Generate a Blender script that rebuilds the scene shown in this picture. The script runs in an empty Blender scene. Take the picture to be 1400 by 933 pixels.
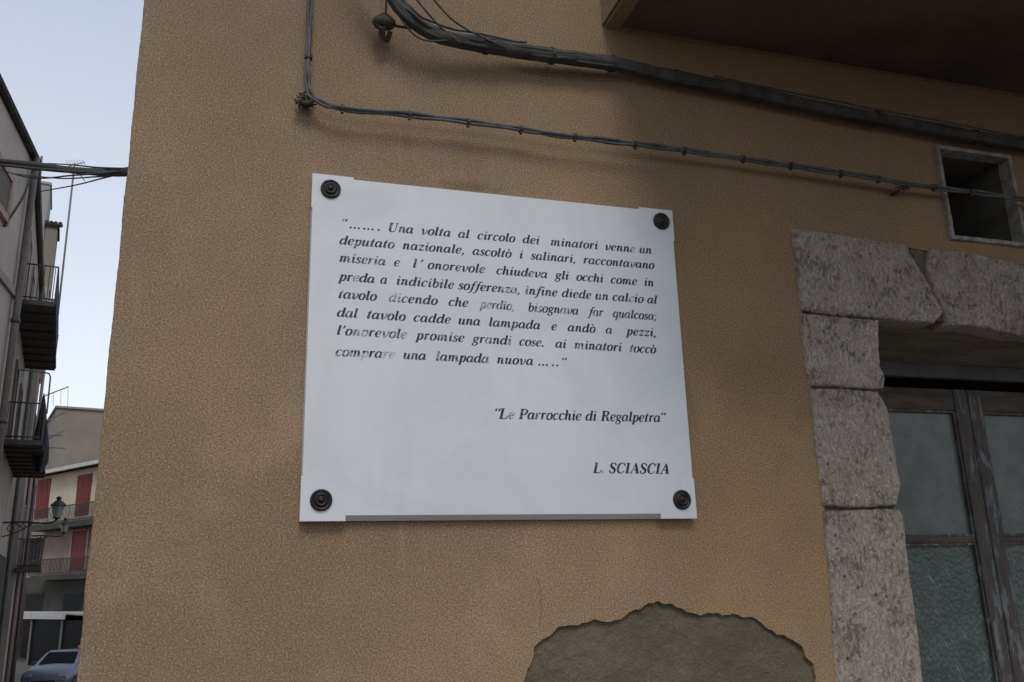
import bpy, bmesh, math, random
from mathutils import Vector, Matrix, noise
from mathutils.geometry import tessellate_polygon
random.seed(7)
RAD = math.radians
V = Vector
S = bpy.context.scene
COL = S.collection

# ------------------------------------------------------------------ camera
EYE = V((0.0, -1.87, 1.6))
PITCH, ROLL, YAW, FPX = RAD(15.2905), RAD(1.5711), RAD(17.1293), 1188.38
cp, sp = math.cos(PITCH), math.sin(PITCH)
fw = V((math.sin(YAW) * cp, math.cos(YAW) * cp, sp))
r0 = V((math.cos(YAW), -math.sin(YAW), 0))
d0 = fw.cross(r0)
cr, sr = math.cos(ROLL), math.sin(ROLL)
RT = cr * r0 + sr * d0
DN = -sr * r0 + cr * d0
cam_data = bpy.data.cameras.new('camera')
cam = bpy.data.objects.new('camera', cam_data)
COL.objects.link(cam)
cam.matrix_world = Matrix(((RT.x, -DN.x, -fw.x, EYE.x), (RT.y, -DN.y, -fw.y, EYE.y), (RT.z, -DN.z, -fw.z, EYE.z), (0, 0, 0, 1)))
cam_data.sensor_width = 36
cam_data.lens = 36 * FPX / 1400
cam_data.clip_start = 0.05
cam_data.clip_end = 3000
S.camera = cam

# ------------------------------------------------------------------ light
SUN_EL, SUN_AZ = RAD(48), RAD(184)      # azimuth from +y (into the wall) towards +x: bright hazy sky behind the photographer
world = bpy.data.worlds.new('World')
S.world = world
world.use_nodes = True
wn = world.node_tree.nodes
wl = world.node_tree.links
sky = wn.new('ShaderNodeTexSky')
sky.sky_type = 'NISHITA'
sky.sun_disc = False
sky.sun_elevation = SUN_EL
sky.sun_rotation = SUN_AZ
sky.air_density = 1
sky.dust_density = 1.0
sky.ozone_density = 1
# cloud veil added over the clear sky, brighter ahead and near the horizon
VEIL, VEIL_UP, VEIL_BACK, VEIL_MIX = 4.8, 0.0, -0.3, 0.65
tc = wn.new('ShaderNodeTexCoord')
sx_ = wn.new('ShaderNodeSeparateXYZ')
wl.new(tc.outputs['Generated'], sx_.inputs[0])
def wmath(op, a_, b_):
    t = wn.new('ShaderNodeMath'); t.operation = op
    for i_, v_ in enumerate((a_, b_)):
        if hasattr(v_, 'links'): wl.new(v_, t.inputs[i_])
        else: t.inputs[i_].default_value = v_
    return t.outputs[0]
up_ = wmath('ADD', 1.0, wmath('MULTIPLY', wmath('MAXIMUM', sx_.outputs['Z'], 0.0), VEIL_UP))
bk_ = wmath('SUBTRACT', 1.0, wmath('MULTIPLY', sx_.outputs['Y'], VEIL_BACK))
lum_ = wmath('MULTIPLY', wmath('MULTIPLY', up_, bk_), VEIL)
cv = wn.new('ShaderNodeVectorMath'); cv.operation = 'SCALE'
vc = wn.new('ShaderNodeMix'); vc.data_type = 'RGBA'
wl.new(wmath('MINIMUM', wmath('MULTIPLY', wmath('MAXIMUM', wmath('SUBTRACT', sx_.outputs['Z'], 0.17), 0.0), 2.0), 1.0), vc.inputs[0])
vc.inputs[6].default_value = (1.20, 1.20, 1.22, 1); vc.inputs[7].default_value = (0.70, 0.775, 0.92, 1)
wl.new(vc.outputs[2], cv.inputs[0])
wl.new(lum_, cv.inputs['Scale'])
mx = wn.new('ShaderNodeMix'); mx.data_type = 'RGBA'
mx.inputs[0].default_value = VEIL_MIX
wl.new(sky.outputs[0], mx.inputs[6]); wl.new(cv.outputs[0], mx.inputs[7])
wl.new(mx.outputs[2], wn['Background'].inputs[0])
wn['Background'].inputs[1].default_value = 0.13
sd = bpy.data.lights.new('sun', 'SUN')
sd.energy = 1.2
sd.angle = RAD(22)
sd.color = (1.0, 0.965, 0.91)
sun = bpy.data.objects.new('sun', sd)
COL.objects.link(sun)
sdir = V((math.sin(SUN_AZ) * math.cos(SUN_EL), math.cos(SUN_AZ) * math.cos(SUN_EL), math.sin(SUN_EL)))
sun.rotation_euler = sdir.to_track_quat('Z', 'Y').to_euler()
sun.location = (0, 0, 30)
vs = S.view_settings
vs.view_transform = 'Standard'
vs.look = 'None'
vs.exposure = 0.22
vs.gamma = 1.0
vs.use_curve_mapping = False

# ------------------------------------------------------------------ helpers
def ray(x, y):
    return (RT * ((x - 700) / FPX) + DN * ((y - 466.5) / FPX) + fw)

def wall_pt(x, y, Y=0.0):
    d = ray(x, y)
    return EYE + d * ((Y - EYE.y) / d.y)

def xz(x, y, Y=0.0):
    p = wall_pt(x, y, Y)
    return (p.x, p.z)

UB = V((-0.17549, 0.98448, 0))          # direction of the bent street beyond the first house
NB = V((0.98448, 0.17549, 0))
def st(a, l, h):
    return EYE + UB * a + NB * l + V((0, 0, h))

def on_l(x, y, l):
    d = ray(x, y)
    d = d * (l / d.dot(NB))
    return V((d.dot(UB), l, d.z))

def on_a(x, y, a):
    d = ray(x, y)
    d = d * (a / d.dot(UB))
    return V((a, d.dot(NB), d.z))

def empty(name, label, cat, loc, group=None):
    o = bpy.data.objects.new(name, None)
    o.empty_display_size = 0.1
    o.location = loc
    COL.objects.link(o)
    tag(o, label, cat, group)
    return o

def tag(o, label=None, cat=None, group=None, kind=None):
    if label: o['label'] = label
    if cat: o['category'] = cat
    if group: o['group'] = group
    if kind: o['kind'] = kind
    return o

def world_loc(o):
    p = V((0, 0, 0))
    while o:
        p += o.location
        o = o.parent
    return p

def build(name, bm, mat, parent=None, smooth=False, origin=None):
    """vertices arrive in world space; the mesh is stored relative to its own origin"""
    me = bpy.data.meshes.new(name)
    if not bm.verts:
        return None
    if origin is None:
        lo = V([min(v.co[i] for v in bm.verts) for i in range(3)])
        hi = V([max(v.co[i] for v in bm.verts) for i in range(3)])
        origin = (lo + hi) / 2
    bmesh.ops.translate(bm, verts=bm.verts, vec=-origin)
    bm.to_mesh(me)
    bm.free()
    o = bpy.data.objects.new(name, me)
    COL.objects.link(o)
    if parent:
        o.parent = parent
        o.location = origin - world_loc(parent)
    else:
        o.location = origin
    if mat:
        me.materials.append(mat)
    if smooth:
        for p in me.polygons:
            p.use_smooth = True
    return o

def obox(bm, c, ax, ay, az):
    """oriented box from its centre and three half vectors"""
    vs_ = []
    for k in (-1, 1):
        for j in (-1, 1):
            for i in (-1, 1):
                vs_.append(bm.verts.new(c + ax * i + ay * j + az * k))
    for f in ((0, 2, 3, 1), (4, 5, 7, 6), (0, 1, 5, 4), (1, 3, 7, 5), (3, 2, 6, 7), (2, 0, 4, 6)):
        bm.faces.new([vs_[i] for i in f])

def wbox(bm, x0, x1, y0, y1, z0, z1):
    obox(bm, V(((x0 + x1) / 2, (y0 + y1) / 2, (z0 + z1) / 2)), V(((x1 - x0) / 2, 0, 0)), V((0, (y1 - y0) / 2, 0)), V((0, 0, (z1 - z0) / 2)))

def sbox(bm, a0, a1, l0, l1, h0, h1):
    """box in the bent street's frame"""
    c = st((a0 + a1) / 2, (l0 + l1) / 2, (h0 + h1) / 2)
    obox(bm, c, UB * ((a1 - a0) / 2), NB * ((l1 - l0) / 2), V((0, 0, (h1 - h0) / 2)))

def crom(pts, n=8):
    out = []
    P = [pts[0]] + list(pts) + [pts[-1]]
    for i in range(1, len(P) - 2):
        p0, p1, p2, p3 = P[i - 1], P[i], P[i + 1], P[i + 2]
        for k in range(n):
            t = k / n
            out.append(0.5 * ((2 * p1) + (p2 - p0) * t + (2 * p0 - 5 * p1 + 4 * p2 - p3) * t * t + (3 * p1 - p0 - 3 * p2 + p3) * t ** 3))
    out.append(P[-2].copy())
    return out

def tube(bm, pts, rad, seg=10, cap=True):
    """tube along points; rad is a number or a list"""
    n = len(pts)
    R_ = rad if isinstance(rad, (list, tuple)) else [rad] * n
    rings = []
    up = None
    for i, p in enumerate(pts):
        t = (pts[min(i + 1, n - 1)] - pts[max(i - 1, 0)])
        if t.length < 1e-9: t = V((0, 0, 1))
        t.normalize()
        if up is None:
            up = t.orthogonal().normalized()
        up = (up - t * up.dot(t))
        if up.length < 1e-6: up = t.orthogonal()
        up.normalize()
        b = t.cross(up)
        rings.append([bm.verts.new(p + (up * math.cos(2 * math.pi * k / seg) + b * math.sin(2 * math.pi * k / seg)) * R_[i]) for k in range(seg)])
    for i in range(n - 1):
        for k in range(seg):
            bm.faces.new((rings[i][k], rings[i][(k + 1) % seg], rings[i + 1][(k + 1) % seg], rings[i + 1][k]))
    if cap:
        bm.faces.new(rings[0][::-1])
        bm.faces.new(rings[-1])

def lathe(bm, c, axis, prof, seg=24):
    """profile of (distance along axis, radius) turned about axis"""
    axis = axis.normalized()
    u = axis.orthogonal().normalized()
    w = axis.cross(u)
    rings = []
    for t, r in prof:
        if r < 1e-6:
            rings.append([bm.verts.new(c + axis * t)])
        else:
            rings.append([bm.verts.new(c + axis * t + (u * math.cos(2 * math.pi * k / seg) + w * math.sin(2 * math.pi * k / seg)) * r) for k in range(seg)])
    for A, B in zip(rings, rings[1:]):
        for k in range(seg):
            k2 = (k + 1) % seg
            if len(A) == 1 and len(B) == 1: continue
            if len(A) == 1: bm.faces.new((A[0], B[k], B[k2]))
            elif len(B) == 1: bm.faces.new((A[k], B[0], A[k2]))
            else: bm.faces.new((A[k], B[k], B[k2], A[k2]))

def flat_poly(bm, loops, y):
    """filled polygon with holes in the plane y, loops of (x, z)"""
    L3 = [[V((p[0], p[1], 0)) for p in lp] for lp in loops]
    vv = [bm.verts.new((p[0], y, p[1])) for lp in loops for p in lp]
    for t in tessellate_polygon(L3):
        try:
            f = bm.faces.new([vv[i] for i in t])
        except ValueError:
            continue
        f.normal_update()
        if f.normal.y > 0: f.normal_flip()
    out, k = [], 0
    for lp in loops:
        out.append(vv[k:k + len(lp)])
        k += len(lp)
    return out

def rim(bm, ring, dy, scale=None):
    """walls from a closed ring of vertices back by dy"""
    back = [bm.verts.new((v.co.x, v.co.y + dy, v.co.z)) for v in ring]
    n = len(ring)
    for i in range(n):
        bm.faces.new((ring[i], ring[(i + 1) % n], back[(i + 1) % n], back[i]))
    return back

def fractal(pts, depth, amp, closed=True):
    pts = [tuple(p) for p in pts]
    for _ in range(depth):
        out = []
        n = len(pts)
        for i in range(n if closed else n - 1):
            a, b = pts[i], pts[(i + 1) % n]
            dx, dz = b[0] - a[0], b[1] - a[1]
            k = random.uniform(-amp, amp)
            out += [a, ((a[0] + b[0]) / 2 - dz * k, (a[1] + b[1]) / 2 + dx * k)]
        if not closed: out.append(pts[-1])
        pts = out
    return pts

# ------------------------------------------------------------------ materials
def new_mat(name):
    m = bpy.data.materials.new(name)
    m.use_nodes = True
    return m, m.node_tree.nodes, m.node_tree.links, m.node_tree.nodes['Principled BSDF']

class NT:
    """small node helper"""
    def __init__(s, name):
        s.m, s.n, s.l, s.b = new_mat(name)
        s.co = s.n.new('ShaderNodeNewGeometry').outputs['Position']
    def val(s, sock, v):
        if hasattr(v, 'is_linked') or hasattr(v, 'links'): s.l.new(v, sock)
        else: sock.default_value = v
    def noise(s, scale, detail=4, rough=0.55, co=None, dist=0.0, stretch=None):
        t = s.n.new('ShaderNodeTexNoise')
        c = co or s.co
        if stretch:
            mp = s.n.new('ShaderNodeMapping')
            mp.inputs['Scale'].default_value = stretch
            s.l.new(c, mp.inputs['Vector'])
            c = mp.outputs[0]
        s.l.new(c, t.inputs['Vector'])
        t.inputs['Scale'].default_value = scale
        t.inputs['Detail'].default_value = detail
        t.inputs['Roughness'].default_value = rough
        t.inputs['Distortion'].default_value = dist
        return t.outputs['Fac']
    def vor(s, scale, feat='F1', out='Distance'):
        t = s.n.new('ShaderNodeTexVoronoi')
        t.feature = feat
        s.l.new(s.co, t.inputs['Vector'])
        t.inputs['Scale'].default_value = scale
        return t.outputs[out]
    def math(s, op, a, b=0.0, c=0.0):
        t = s.n.new('ShaderNodeMath')
        t.operation = op
        s.val(t.inputs[0], a); s.val(t.inputs[1], b); s.val(t.inputs[2], c)
        return t.outputs[0]
    def ss(s, v, lo, hi, a=0.0, b=1.0):
        t = s.n.new('ShaderNodeMapRange')
        t.interpolation_type = 'SMOOTHSTEP'
        s.val(t.inputs['Value'], v)
        t.inputs['From Min'].default_value = lo; t.inputs['From Max'].default_value = hi
        t.inputs['To Min'].default_value = a; t.inputs['To Max'].default_value = b
        return t.outputs[0]
    def mix(s, f, a, b, mode='MIX'):
        t = s.n.new('ShaderNodeMix')
        t.data_type = 'RGBA'
        t.blend_type = mode
        s.val(t.inputs[0], f)
        for i, v in ((6, a), (7, b)):
            if hasattr(v, 'links'): s.l.new(v, t.inputs[i])
            else: t.inputs[i].default_value = (*v, 1)
        return t.outputs[2]
    def base(s, c):
        if hasattr(c, 'links'): s.l.new(c, s.b.inputs['Base Color'])
        else: s.b.inputs['Base Color'].default_value = (*c, 1)
    def rough(s, v):
        s.val(s.b.inputs['Roughness'], v)
    def bump(s, h, strength, dist):
        t = s.n.new('ShaderNodeBump')
        t.inputs['Strength'].default_value = strength
        t.inputs['Distance'].default_value = dist
        s.l.new(h, t.inputs['Height'])
        s.l.new(t.outputs[0], s.b.inputs['Normal'])
    def xyz(s):
        t = s.n.new('ShaderNodeSeparateXYZ')
        s.l.new(s.co, t.inputs[0])
        return t.outputs

def simple(name, c1, c2=None, rough=0.7, scale=6, bump=0.0, bdist=0.01, bscale=60, metal=0.0, spec=0.5, stretch=None):
    t = NT(name)
    if c2:
        t.base(t.mix(t.ss(t.noise(scale, 5, 0.6, stretch=stretch), 0.35, 0.65), c1, c2))
    else:
        t.base(c1)
    t.rough(rough)
    t.b.inputs['Metallic'].default_value = metal
    t.b.inputs['Specular IOR Level'].default_value = spec
    if bump:
        t.bump(t.noise(bscale, 4, 0.6), bump, bdist)
    return t.m

def plaster_material():
    t = NT('ochre_render')
    x, y, z = t.xyz()
    big = t.noise(0.9, 5, 0.6)
    mid = t.noise(4.5, 5, 0.6)
    fine = t.noise(380, 2, 0.7)
    grain = t.noise(250, 2, 0.6)
    c = t.mix(t.ss(big, 0.35, 0.68), (0.258, 0.176, 0.109), (0.335, 0.228, 0.136))
    c = t.mix(t.ss(mid, 0.48, 0.72, 0, 0.6), c, (0.385, 0.272, 0.172))
    # warmer ochre colour in patches to the right, by the doorway
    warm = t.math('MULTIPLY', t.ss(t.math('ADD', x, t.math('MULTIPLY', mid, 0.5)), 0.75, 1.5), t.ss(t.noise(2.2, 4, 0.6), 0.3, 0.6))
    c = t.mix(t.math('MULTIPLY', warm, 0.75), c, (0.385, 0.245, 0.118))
    # pale rubbed streaks
    stk = t.ss(t.noise(3.0, 4, 0.6, stretch=(6, 1, 0.7)), 0.60, 0.78, 0, 0.35)
    c = t.mix(stk, c, (0.46, 0.35, 0.25))
    # small pale scuffs and faint darker damp blotches
    c = t.mix(t.ss(t.noise(11, 5, 0.7, dist=0.8), 0.66, 0.76, 0, 0.30), c, (0.47, 0.36, 0.26))
    c = t.mix(t.ss(t.noise(1.7, 5, 0.7, dist=0.5, stretch=(1.6, 1, 0.8)), 0.56, 0.70, 0, 0.30), c, (0.19, 0.135, 0.09))
    # light falloff painted as greyer brown high on the wall, with uneven weathering
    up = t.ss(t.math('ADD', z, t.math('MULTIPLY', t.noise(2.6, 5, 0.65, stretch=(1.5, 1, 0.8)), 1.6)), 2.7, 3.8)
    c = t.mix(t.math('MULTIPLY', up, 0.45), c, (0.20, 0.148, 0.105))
    # mossy damp over the plaque's top edge
    px, pz = xz(640, 256)
    dx = t.math('DIVIDE', t.math('SUBTRACT', x, px), 0.10)
    dz = t.math('DIVIDE', t.math('SUBTRACT', z, pz), 0.022)
    rr = t.math('SQRT', t.math('ADD', t.math('MULTIPLY', dx, dx), t.math('MULTIPLY', dz, dz)))
    ms = t.ss(t.math('ADD', rr, t.math('MULTIPLY', t.noise(40, 4, 0.7), 1.2)), 0.7, 1.8, 0.5, 0.0)
    c = t.mix(ms, c, (0.075, 0.062, 0.03))
    # soot and soft shadow painted below the thick cable
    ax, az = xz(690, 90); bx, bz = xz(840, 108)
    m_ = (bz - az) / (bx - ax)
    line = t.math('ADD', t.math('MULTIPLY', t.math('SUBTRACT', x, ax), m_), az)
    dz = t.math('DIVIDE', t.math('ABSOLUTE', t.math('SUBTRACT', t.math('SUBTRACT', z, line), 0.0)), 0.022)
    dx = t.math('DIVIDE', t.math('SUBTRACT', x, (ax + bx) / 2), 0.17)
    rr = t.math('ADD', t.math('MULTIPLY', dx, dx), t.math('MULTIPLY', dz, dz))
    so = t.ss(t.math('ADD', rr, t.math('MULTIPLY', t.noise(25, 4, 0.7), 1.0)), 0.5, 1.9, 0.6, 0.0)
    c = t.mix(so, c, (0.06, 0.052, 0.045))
    # hairline crack above the bare patch
    cx, cz = xz(738, 830); _, cz1 = xz(738, 796); _, cz0 = xz(740, 856)
    off = t.math('MULTIPLY', t.math('SUBTRACT', t.noise(28, 3, 0.6), 0.5), 0.03)
    cd = t.math('ABSOLUTE', t.math('SUBTRACT', t.math('SUBTRACT', x, cx), off))
    crk = t.math('MULTIPLY', t.ss(cd, 0.0005, 0.0016, 1, 0), t.math('MULTIPLY', t.ss(z, cz0 - 0.01, cz0), t.ss(z, cz1, cz1 + 0.01, 1, 0)))
    c = t.mix(t.math('MULTIPLY', crk, 0.45), c, (0.04, 0.028, 0.018))
    # sandy grains, lighter and darker
    c = t.mix(t.ss(grain, 0.34, 0.56, 0.9, 0.0), c, t.mix(0.55, c, (0.08, 0.052, 0.032)))
    c = t.mix(t.ss(grain, 0.56, 0.70, 0, 0.55), c, (0.50, 0.38, 0.27))
    c = t.mix(t.ss(fine, 0.55, 0.70, 0, 0.5), c, (0.56, 0.43, 0.31))
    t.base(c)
    t.rough(0.92)
    t.b.inputs['Specular IOR Level'].default_value = 0.2
    h = t.math('ADD', t.math('MULTIPLY', grain, 1.0), t.math('ADD', t.math('MULTIPLY', fine, 0.6), t.math('MULTIPLY', t.noise(14, 3, 0.5), 2.2)))
    t.bump(t.math('SUBTRACT', h, t.math('MULTIPLY', crk, 1.0)), 0.38, 0.003)
    return t.m

def mortar_material():
    t = NT('grey_mortar')
    grain = t.noise(160, 4, 0.7)
    c = t.mix(t.ss(t.noise(5, 5, 0.6), 0.35, 0.65), (0.125, 0.104, 0.074), (0.17, 0.138, 0.097))
    c = t.mix(t.ss(t.noise(60, 4, 0.7), 0.55, 0.75, 0, 0.6), c, (0.26, 0.215, 0.16))
    c = t.mix(t.ss(grain, 0.3, 0.5, 0.6, 0), c, (0.095, 0.078, 0.055))
    t.base(c)
    t.rough(0.95)
    t.bump(t.math('ADD', grain, t.math('MULTIPLY', t.noise(30, 4, 0.6), 2)), 0.9, 0.006)
    return t.m

def stone_material():
    t = NT('pitted_limestone')
    c = t.mix(t.ss(t.noise(9, 6, 0.65), 0.35, 0.65), (0.72, 0.605, 0.51), (0.80, 0.69, 0.595))
    c = t.mix(t.ss(t.noise(6.0, 6, 0.7, dist=0.6), 0.50, 0.68, 0, 0.6), c, (0.60, 0.46, 0.37))
    frost = t.ss(t.noise(120, 5, 0.8, stretch=(1.0, 1, 0.55)), 0.50, 0.60, 0, 0.8)
    c = t.mix(frost, c, (0.90, 0.81, 0.71))
    pn = t.math('ADD', t.noise(95, 6, 0.8, stretch=(1, 1, 0.6)), t.math('MULTIPLY', t.noise(14, 4, 0.6), 0.5))
    pit = t.ss(pn, 0.60, 0.70)
    c = t.mix(t.math('MULTIPLY', t.math('SUBTRACT', 1.0, pit), 0.65), c, (0.25, 0.195, 0.15))
    hole = t.ss(t.vor(38), 0.10, 0.20)
    hm = t.math('MULTIPLY', t.math('SUBTRACT', 1.0, hole), t.ss(t.noise(17, 3, 0.6), 0.52, 0.6))
    c = t.mix(t.math('MULTIPLY', hm, 0.8), c, (0.06, 0.042, 0.032))
    oi = t.n.new('ShaderNodeObjectInfo').outputs['Random']      # each block a little different
    c = t.mix(t.math('MULTIPLY', oi, 0.22), c, (0.36, 0.285, 0.235))
    t.base(c)
    t.rough(0.95)
    t.b.inputs['Specular IOR Level'].default_value = 0.2
    h = t.math('ADD', pit, t.math('ADD', t.math('MULTIPLY', t.noise(200, 4, 0.8), 1.2), t.math('MULTIPLY', frost, 0.7)))
    t.bump(t.math('SUBTRACT', h, hm), 1.0, 0.010)
    return t.m

def marble_material():
    t = NT('white_marble')
    c = t.mix(t.ss(t.noise(3.2, 6, 0.65, dist=1.2), 0.35, 0.7), (0.655, 0.672, 0.705), (0.58, 0.60, 0.64))
    c = t.mix(t.ss(t.noise(22, 4, 0.6), 0.66, 0.78, 0, 0.28), c, (0.55, 0.50, 0.48))
    c = t.mix(t.ss(t.noise(6, 4, 0.6, stretch=(5, 1, 0.5)), 0.56, 0.74, 0, 0.25), c, (0.56, 0.58, 0.60))
    sp_ = t.ss(t.vor(34), 0.0, 0.045, 0.75, 0)
    c = t.mix(t.math('MULTIPLY', sp_, t.ss(t.noise(9, 2), 0.5, 0.62)), c, (0.25, 0.22, 0.2))
    t.base(c)
    t.rough(0.38)
    t.bump(t.noise(90, 3, 0.5), 0.06, 0.002)
    return t.m

def ink_material():
    """black paint in the lettering, worn away by an amount stored per letter"""
    t = NT('worn_black_paint')
    at = t.n.new('ShaderNodeAttribute')
    at.attribute_name = 'wear'
    w = at.outputs['Fac']
    nz = t.noise(150, 4, 0.65)
    nz2 = t.noise(38, 3, 0.6)
    v = t.math('ADD', t.math('MULTIPLY', nz, 0.6), t.math('MULTIPLY', nz2, 0.4))
    f = t.ss(t.math('SUBTRACT', t.math('ADD', v, w), 0.5), 0.02, 0.22)
    c = t.mix(f, (0.012, 0.013, 0.016), (0.50, 0.51, 0.53))
    t.base(c)
    t.rough(0.55)
    return t.m

def glass_material(name, c1, c2, scratches):
    t = NT(name)
    c = t.mix(t.ss(t.noise(9, 4, 0.6), 0.35, 0.65), c1, c2)
    t.rough(0.32)
    h = t.noise(55, 3, 0.6)
    if scratches:
        # pressed pattern: short slanting streaks
        s1 = t.noise(20, 3, 0.6, stretch=(4.2, 1, 0.9))
        mp = t.n.new('ShaderNodeMapping'); mp.inputs['Rotation'].default_value = (0, RAD(32), 0)
        t.l.new(t.co, mp.inputs['Vector'])
        a = t.noise(26, 2, 0.5, co=mp.outputs[0], stretch=(7, 1, 0.7))
        st_ = t.ss(a, 0.60, 0.69, 0, 0.7)
        mp2 = t.n.new('ShaderNodeMapping'); mp2.inputs['Rotation'].default_value = (0, RAD(-60), 0)
        t.l.new(t.co, mp2.inputs['Vector'])
        b = t.noise(22, 2, 0.5, co=mp2.outputs[0], stretch=(6, 1, 0.8))
        st_ = t.math('MAXIMUM', st_, t.ss(b, 0.65, 0.72, 0, 0.4))
        c = t.mix(st_, c, (0.30, 0.34, 0.34))
        peb = t.vor(85)
        h = t.math('ADD', t.math('MULTIPLY', peb, 0.8), t.math('MULTIPLY', st_, 1.2))
        c = t.mix(t.ss(peb, 0.25, 0.6, 0, 0.35), c, (0.035, 0.055, 0.05))
    t.base(c)
    t.bump(h, 0.45, 0.004)
    return t.m

def door_paint_material():
    t = NT('peeling_blue_paint')
    wood = t.mix(t.ss(t.noise(10, 5, 0.65, stretch=(8, 1, 0.8)), 0.3, 0.7), (0.046, 0.037, 0.031), (0.095, 0.078, 0.066))
    paint = t.mix(t.ss(t.noise(12, 4, 0.6), 0.4, 0.6), (0.105, 0.115, 0.12), (0.165, 0.178, 0.188))
    f = t.ss(t.noise(13, 6, 0.7, stretch=(2.4, 1, 0.55)), 0.50, 0.56)
    t.base(t.mix(f, wood, paint))
    t.rough(0.65)
    t.bump(t.math('ADD', f, t.noise(60, 4, 0.6, stretch=(3, 1, .4))), 0.6, 0.004)
    return t.m

M = {}
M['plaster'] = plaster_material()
M['mortar'] = mortar_material()
M['stone'] = stone_material()
M['marble'] = marble_material()
M['ink'] = ink_material()
M['bronze'] = simple('dark_bronze', (0.018, 0.017, 0.016), (0.035, 0.03, 0.026), 0.42, 60, 0.2, 0.002, 200, 0.6)
M['cable'] = simple('grey_cable', (0.062, 0.065, 0.068), (0.112, 0.114, 0.115), 0.75, 30, 0.2, 0.002, 120)
M['black_cable'] = simple('weathered_black_cable', (0.030, 0.030, 0.029), (0.064, 0.063, 0.060), 0.8, 22, 0.35, 0.004, 90)
M['clip'] = simple('dark_tie', (0.022, 0.022, 0.022), (0.05, 0.045, 0.04), 0.6, 60)
M['rust_iron'] = simple('rusted_iron', (0.035, 0.024, 0.016), (0.075, 0.062, 0.042), 0.9, 70, 0.8, 0.004, 160)
M['verdigris'] = simple('greened_cap', (0.03, 0.055, 0.04), (0.05, 0.05, 0.035), 0.85, 80, 0.7, 0.004, 160)
M['soffit'] = simple('dark_soffit', (0.055, 0.039, 0.027), (0.115, 0.082, 0.058), 0.95, 2.2, 0.6, 0.006, 45)  # dark mottled brown for the balcony's underside
M['timber'] = simple('dark_timber', (0.11, 0.088, 0.065), (0.18, 0.15, 0.115), 0.85, 6, 0.6, 0.006, 40, stretch=(1, 5, 5))
M['steel'] = simple('grey_steel', (0.045, 0.046, 0.047), (0.068, 0.069, 0.07), 0.6, 12, 0.2, 0.002, 80)
M['dark'] = simple('dark_interior', (0.012, 0.012, 0.012), None, 0.95)
M['rail_wood'] = simple('bare_brown_wood', (0.05, 0.036, 0.029), (0.105, 0.082, 0.068), 0.8, 9, 0.6, 0.004, 50, stretch=(1, 4, 4))
M['door_paint'] = door_paint_material()
M['pane_up'] = glass_material('dusty_grey_glass', (0.092, 0.105, 0.098), (0.14, 0.152, 0.14), False)
M['pane_low'] = glass_material('patterned_glass', (0.065, 0.092, 0.084), (0.10, 0.13, 0.117), True)
M['white_frame'] = simple('flaking_white_frame', (0.34, 0.33, 0.31), (0.20, 0.19, 0.17), 0.85, 45, 0.5, 0.003, 120)
M['vent_inside'] = simple('grey_reveal', (0.09, 0.085, 0.08), (0.13, 0.12, 0.11), 0.95, 8, 0.5, 0.006, 60)
M['house_a'] = simple('grey_beige_render', (0.42, 0.37, 0.325), (0.48, 0.425, 0.375), 0.95, 1.2, 0.4, 0.02, 18)
M['house_c'] = simple('dirty_grey_render', (0.26, 0.225, 0.193), (0.34, 0.30, 0.26), 0.95, 0.8, 0.4, 0.02, 14)
M['house_d'] = simple('pale_grey_render', (0.30, 0.30, 0.30), (0.36, 0.355, 0.35), 0.95, 0.8, 0.4, 0.02, 14)
M['pink_trim'] = simple('pinkish_trim', (0.36, 0.25, 0.23), (0.42, 0.31, 0.28), 0.9, 5)
M['eave_dark'] = simple('dark_eave', (0.035, 0.03, 0.028), (0.06, 0.05, 0.045), 0.9, 5)
M['iron'] = simple('black_iron', (0.02, 0.02, 0.022), (0.035, 0.033, 0.032), 0.6, 20)
M['slab_dark'] = simple('dark_balcony_slab', (0.06, 0.056, 0.053), (0.09, 0.083, 0.077), 0.95, 4)
M['pipe_grey'] = simple('grey_drainpipe', (0.17, 0.165, 0.16), (0.23, 0.22, 0.21), 0.6, 5)
M['lane_shade'] = simple('dark_brown_lane_shade', (0.032, 0.028, 0.025), (0.05, 0.044, 0.039), 0.95, 1.5, 0.4, 0.02, 10)  # darkness low in the lane, painted as a dark brown tone
M['pipe_dark'] = simple('brown_grey_pipe', (0.085, 0.075, 0.068), (0.12, 0.107, 0.097), 0.7, 5)
M['pipe_red'] = simple('dull_red_pipe', (0.20, 0.035, 0.025), (0.14, 0.03, 0.025), 0.7, 5)
M['glass_dark'] = simple('dark_window_glass', (0.007, 0.007, 0.008), None, 0.4, spec=0.06)
M['shutter_grey'] = simple('grey_brown_shutter', (0.10, 0.085, 0.07), (0.13, 0.11, 0.09), 0.8, 5)
M['cream'] = simple('cream_render', (0.56, 0.48, 0.36), (0.63, 0.55, 0.42), 0.95, 1, 0.3, 0.02, 12)
M['pink_wall'] = simple('faded_pink_render', (0.29, 0.21, 0.175), (0.34, 0.25, 0.21), 0.95, 1)
M['grey_wall'] = simple('bare_grey_render', (0.215, 0.185, 0.155), (0.25, 0.215, 0.18), 0.95, 0.7, 0.3, 0.02, 10)
M['base_wall'] = simple('brown_grey_base', (0.050, 0.044, 0.038), (0.07, 0.062, 0.054), 0.95, 1)
M['red_wood'] = simple('red_shutter', (0.23, 0.036, 0.028), (0.17, 0.03, 0.024), 0.7, 4)
M['tile'] = simple('red_roof_tile', (0.28, 0.10, 0.07), (0.20, 0.085, 0.06), 0.9, 3)
M['white_trim'] = simple('white_gutter', (0.60, 0.585, 0.56), (0.5, 0.49, 0.47), 0.7, 4)
M['awning'] = simple('pale_awning', (0.50, 0.49, 0.475), (0.42, 0.41, 0.40), 0.8, 3)
M['lamp_glass'] = simple('milky_lamp_glass', (0.24, 0.245, 0.23), (0.20, 0.205, 0.19), 0.35, 12)
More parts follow.
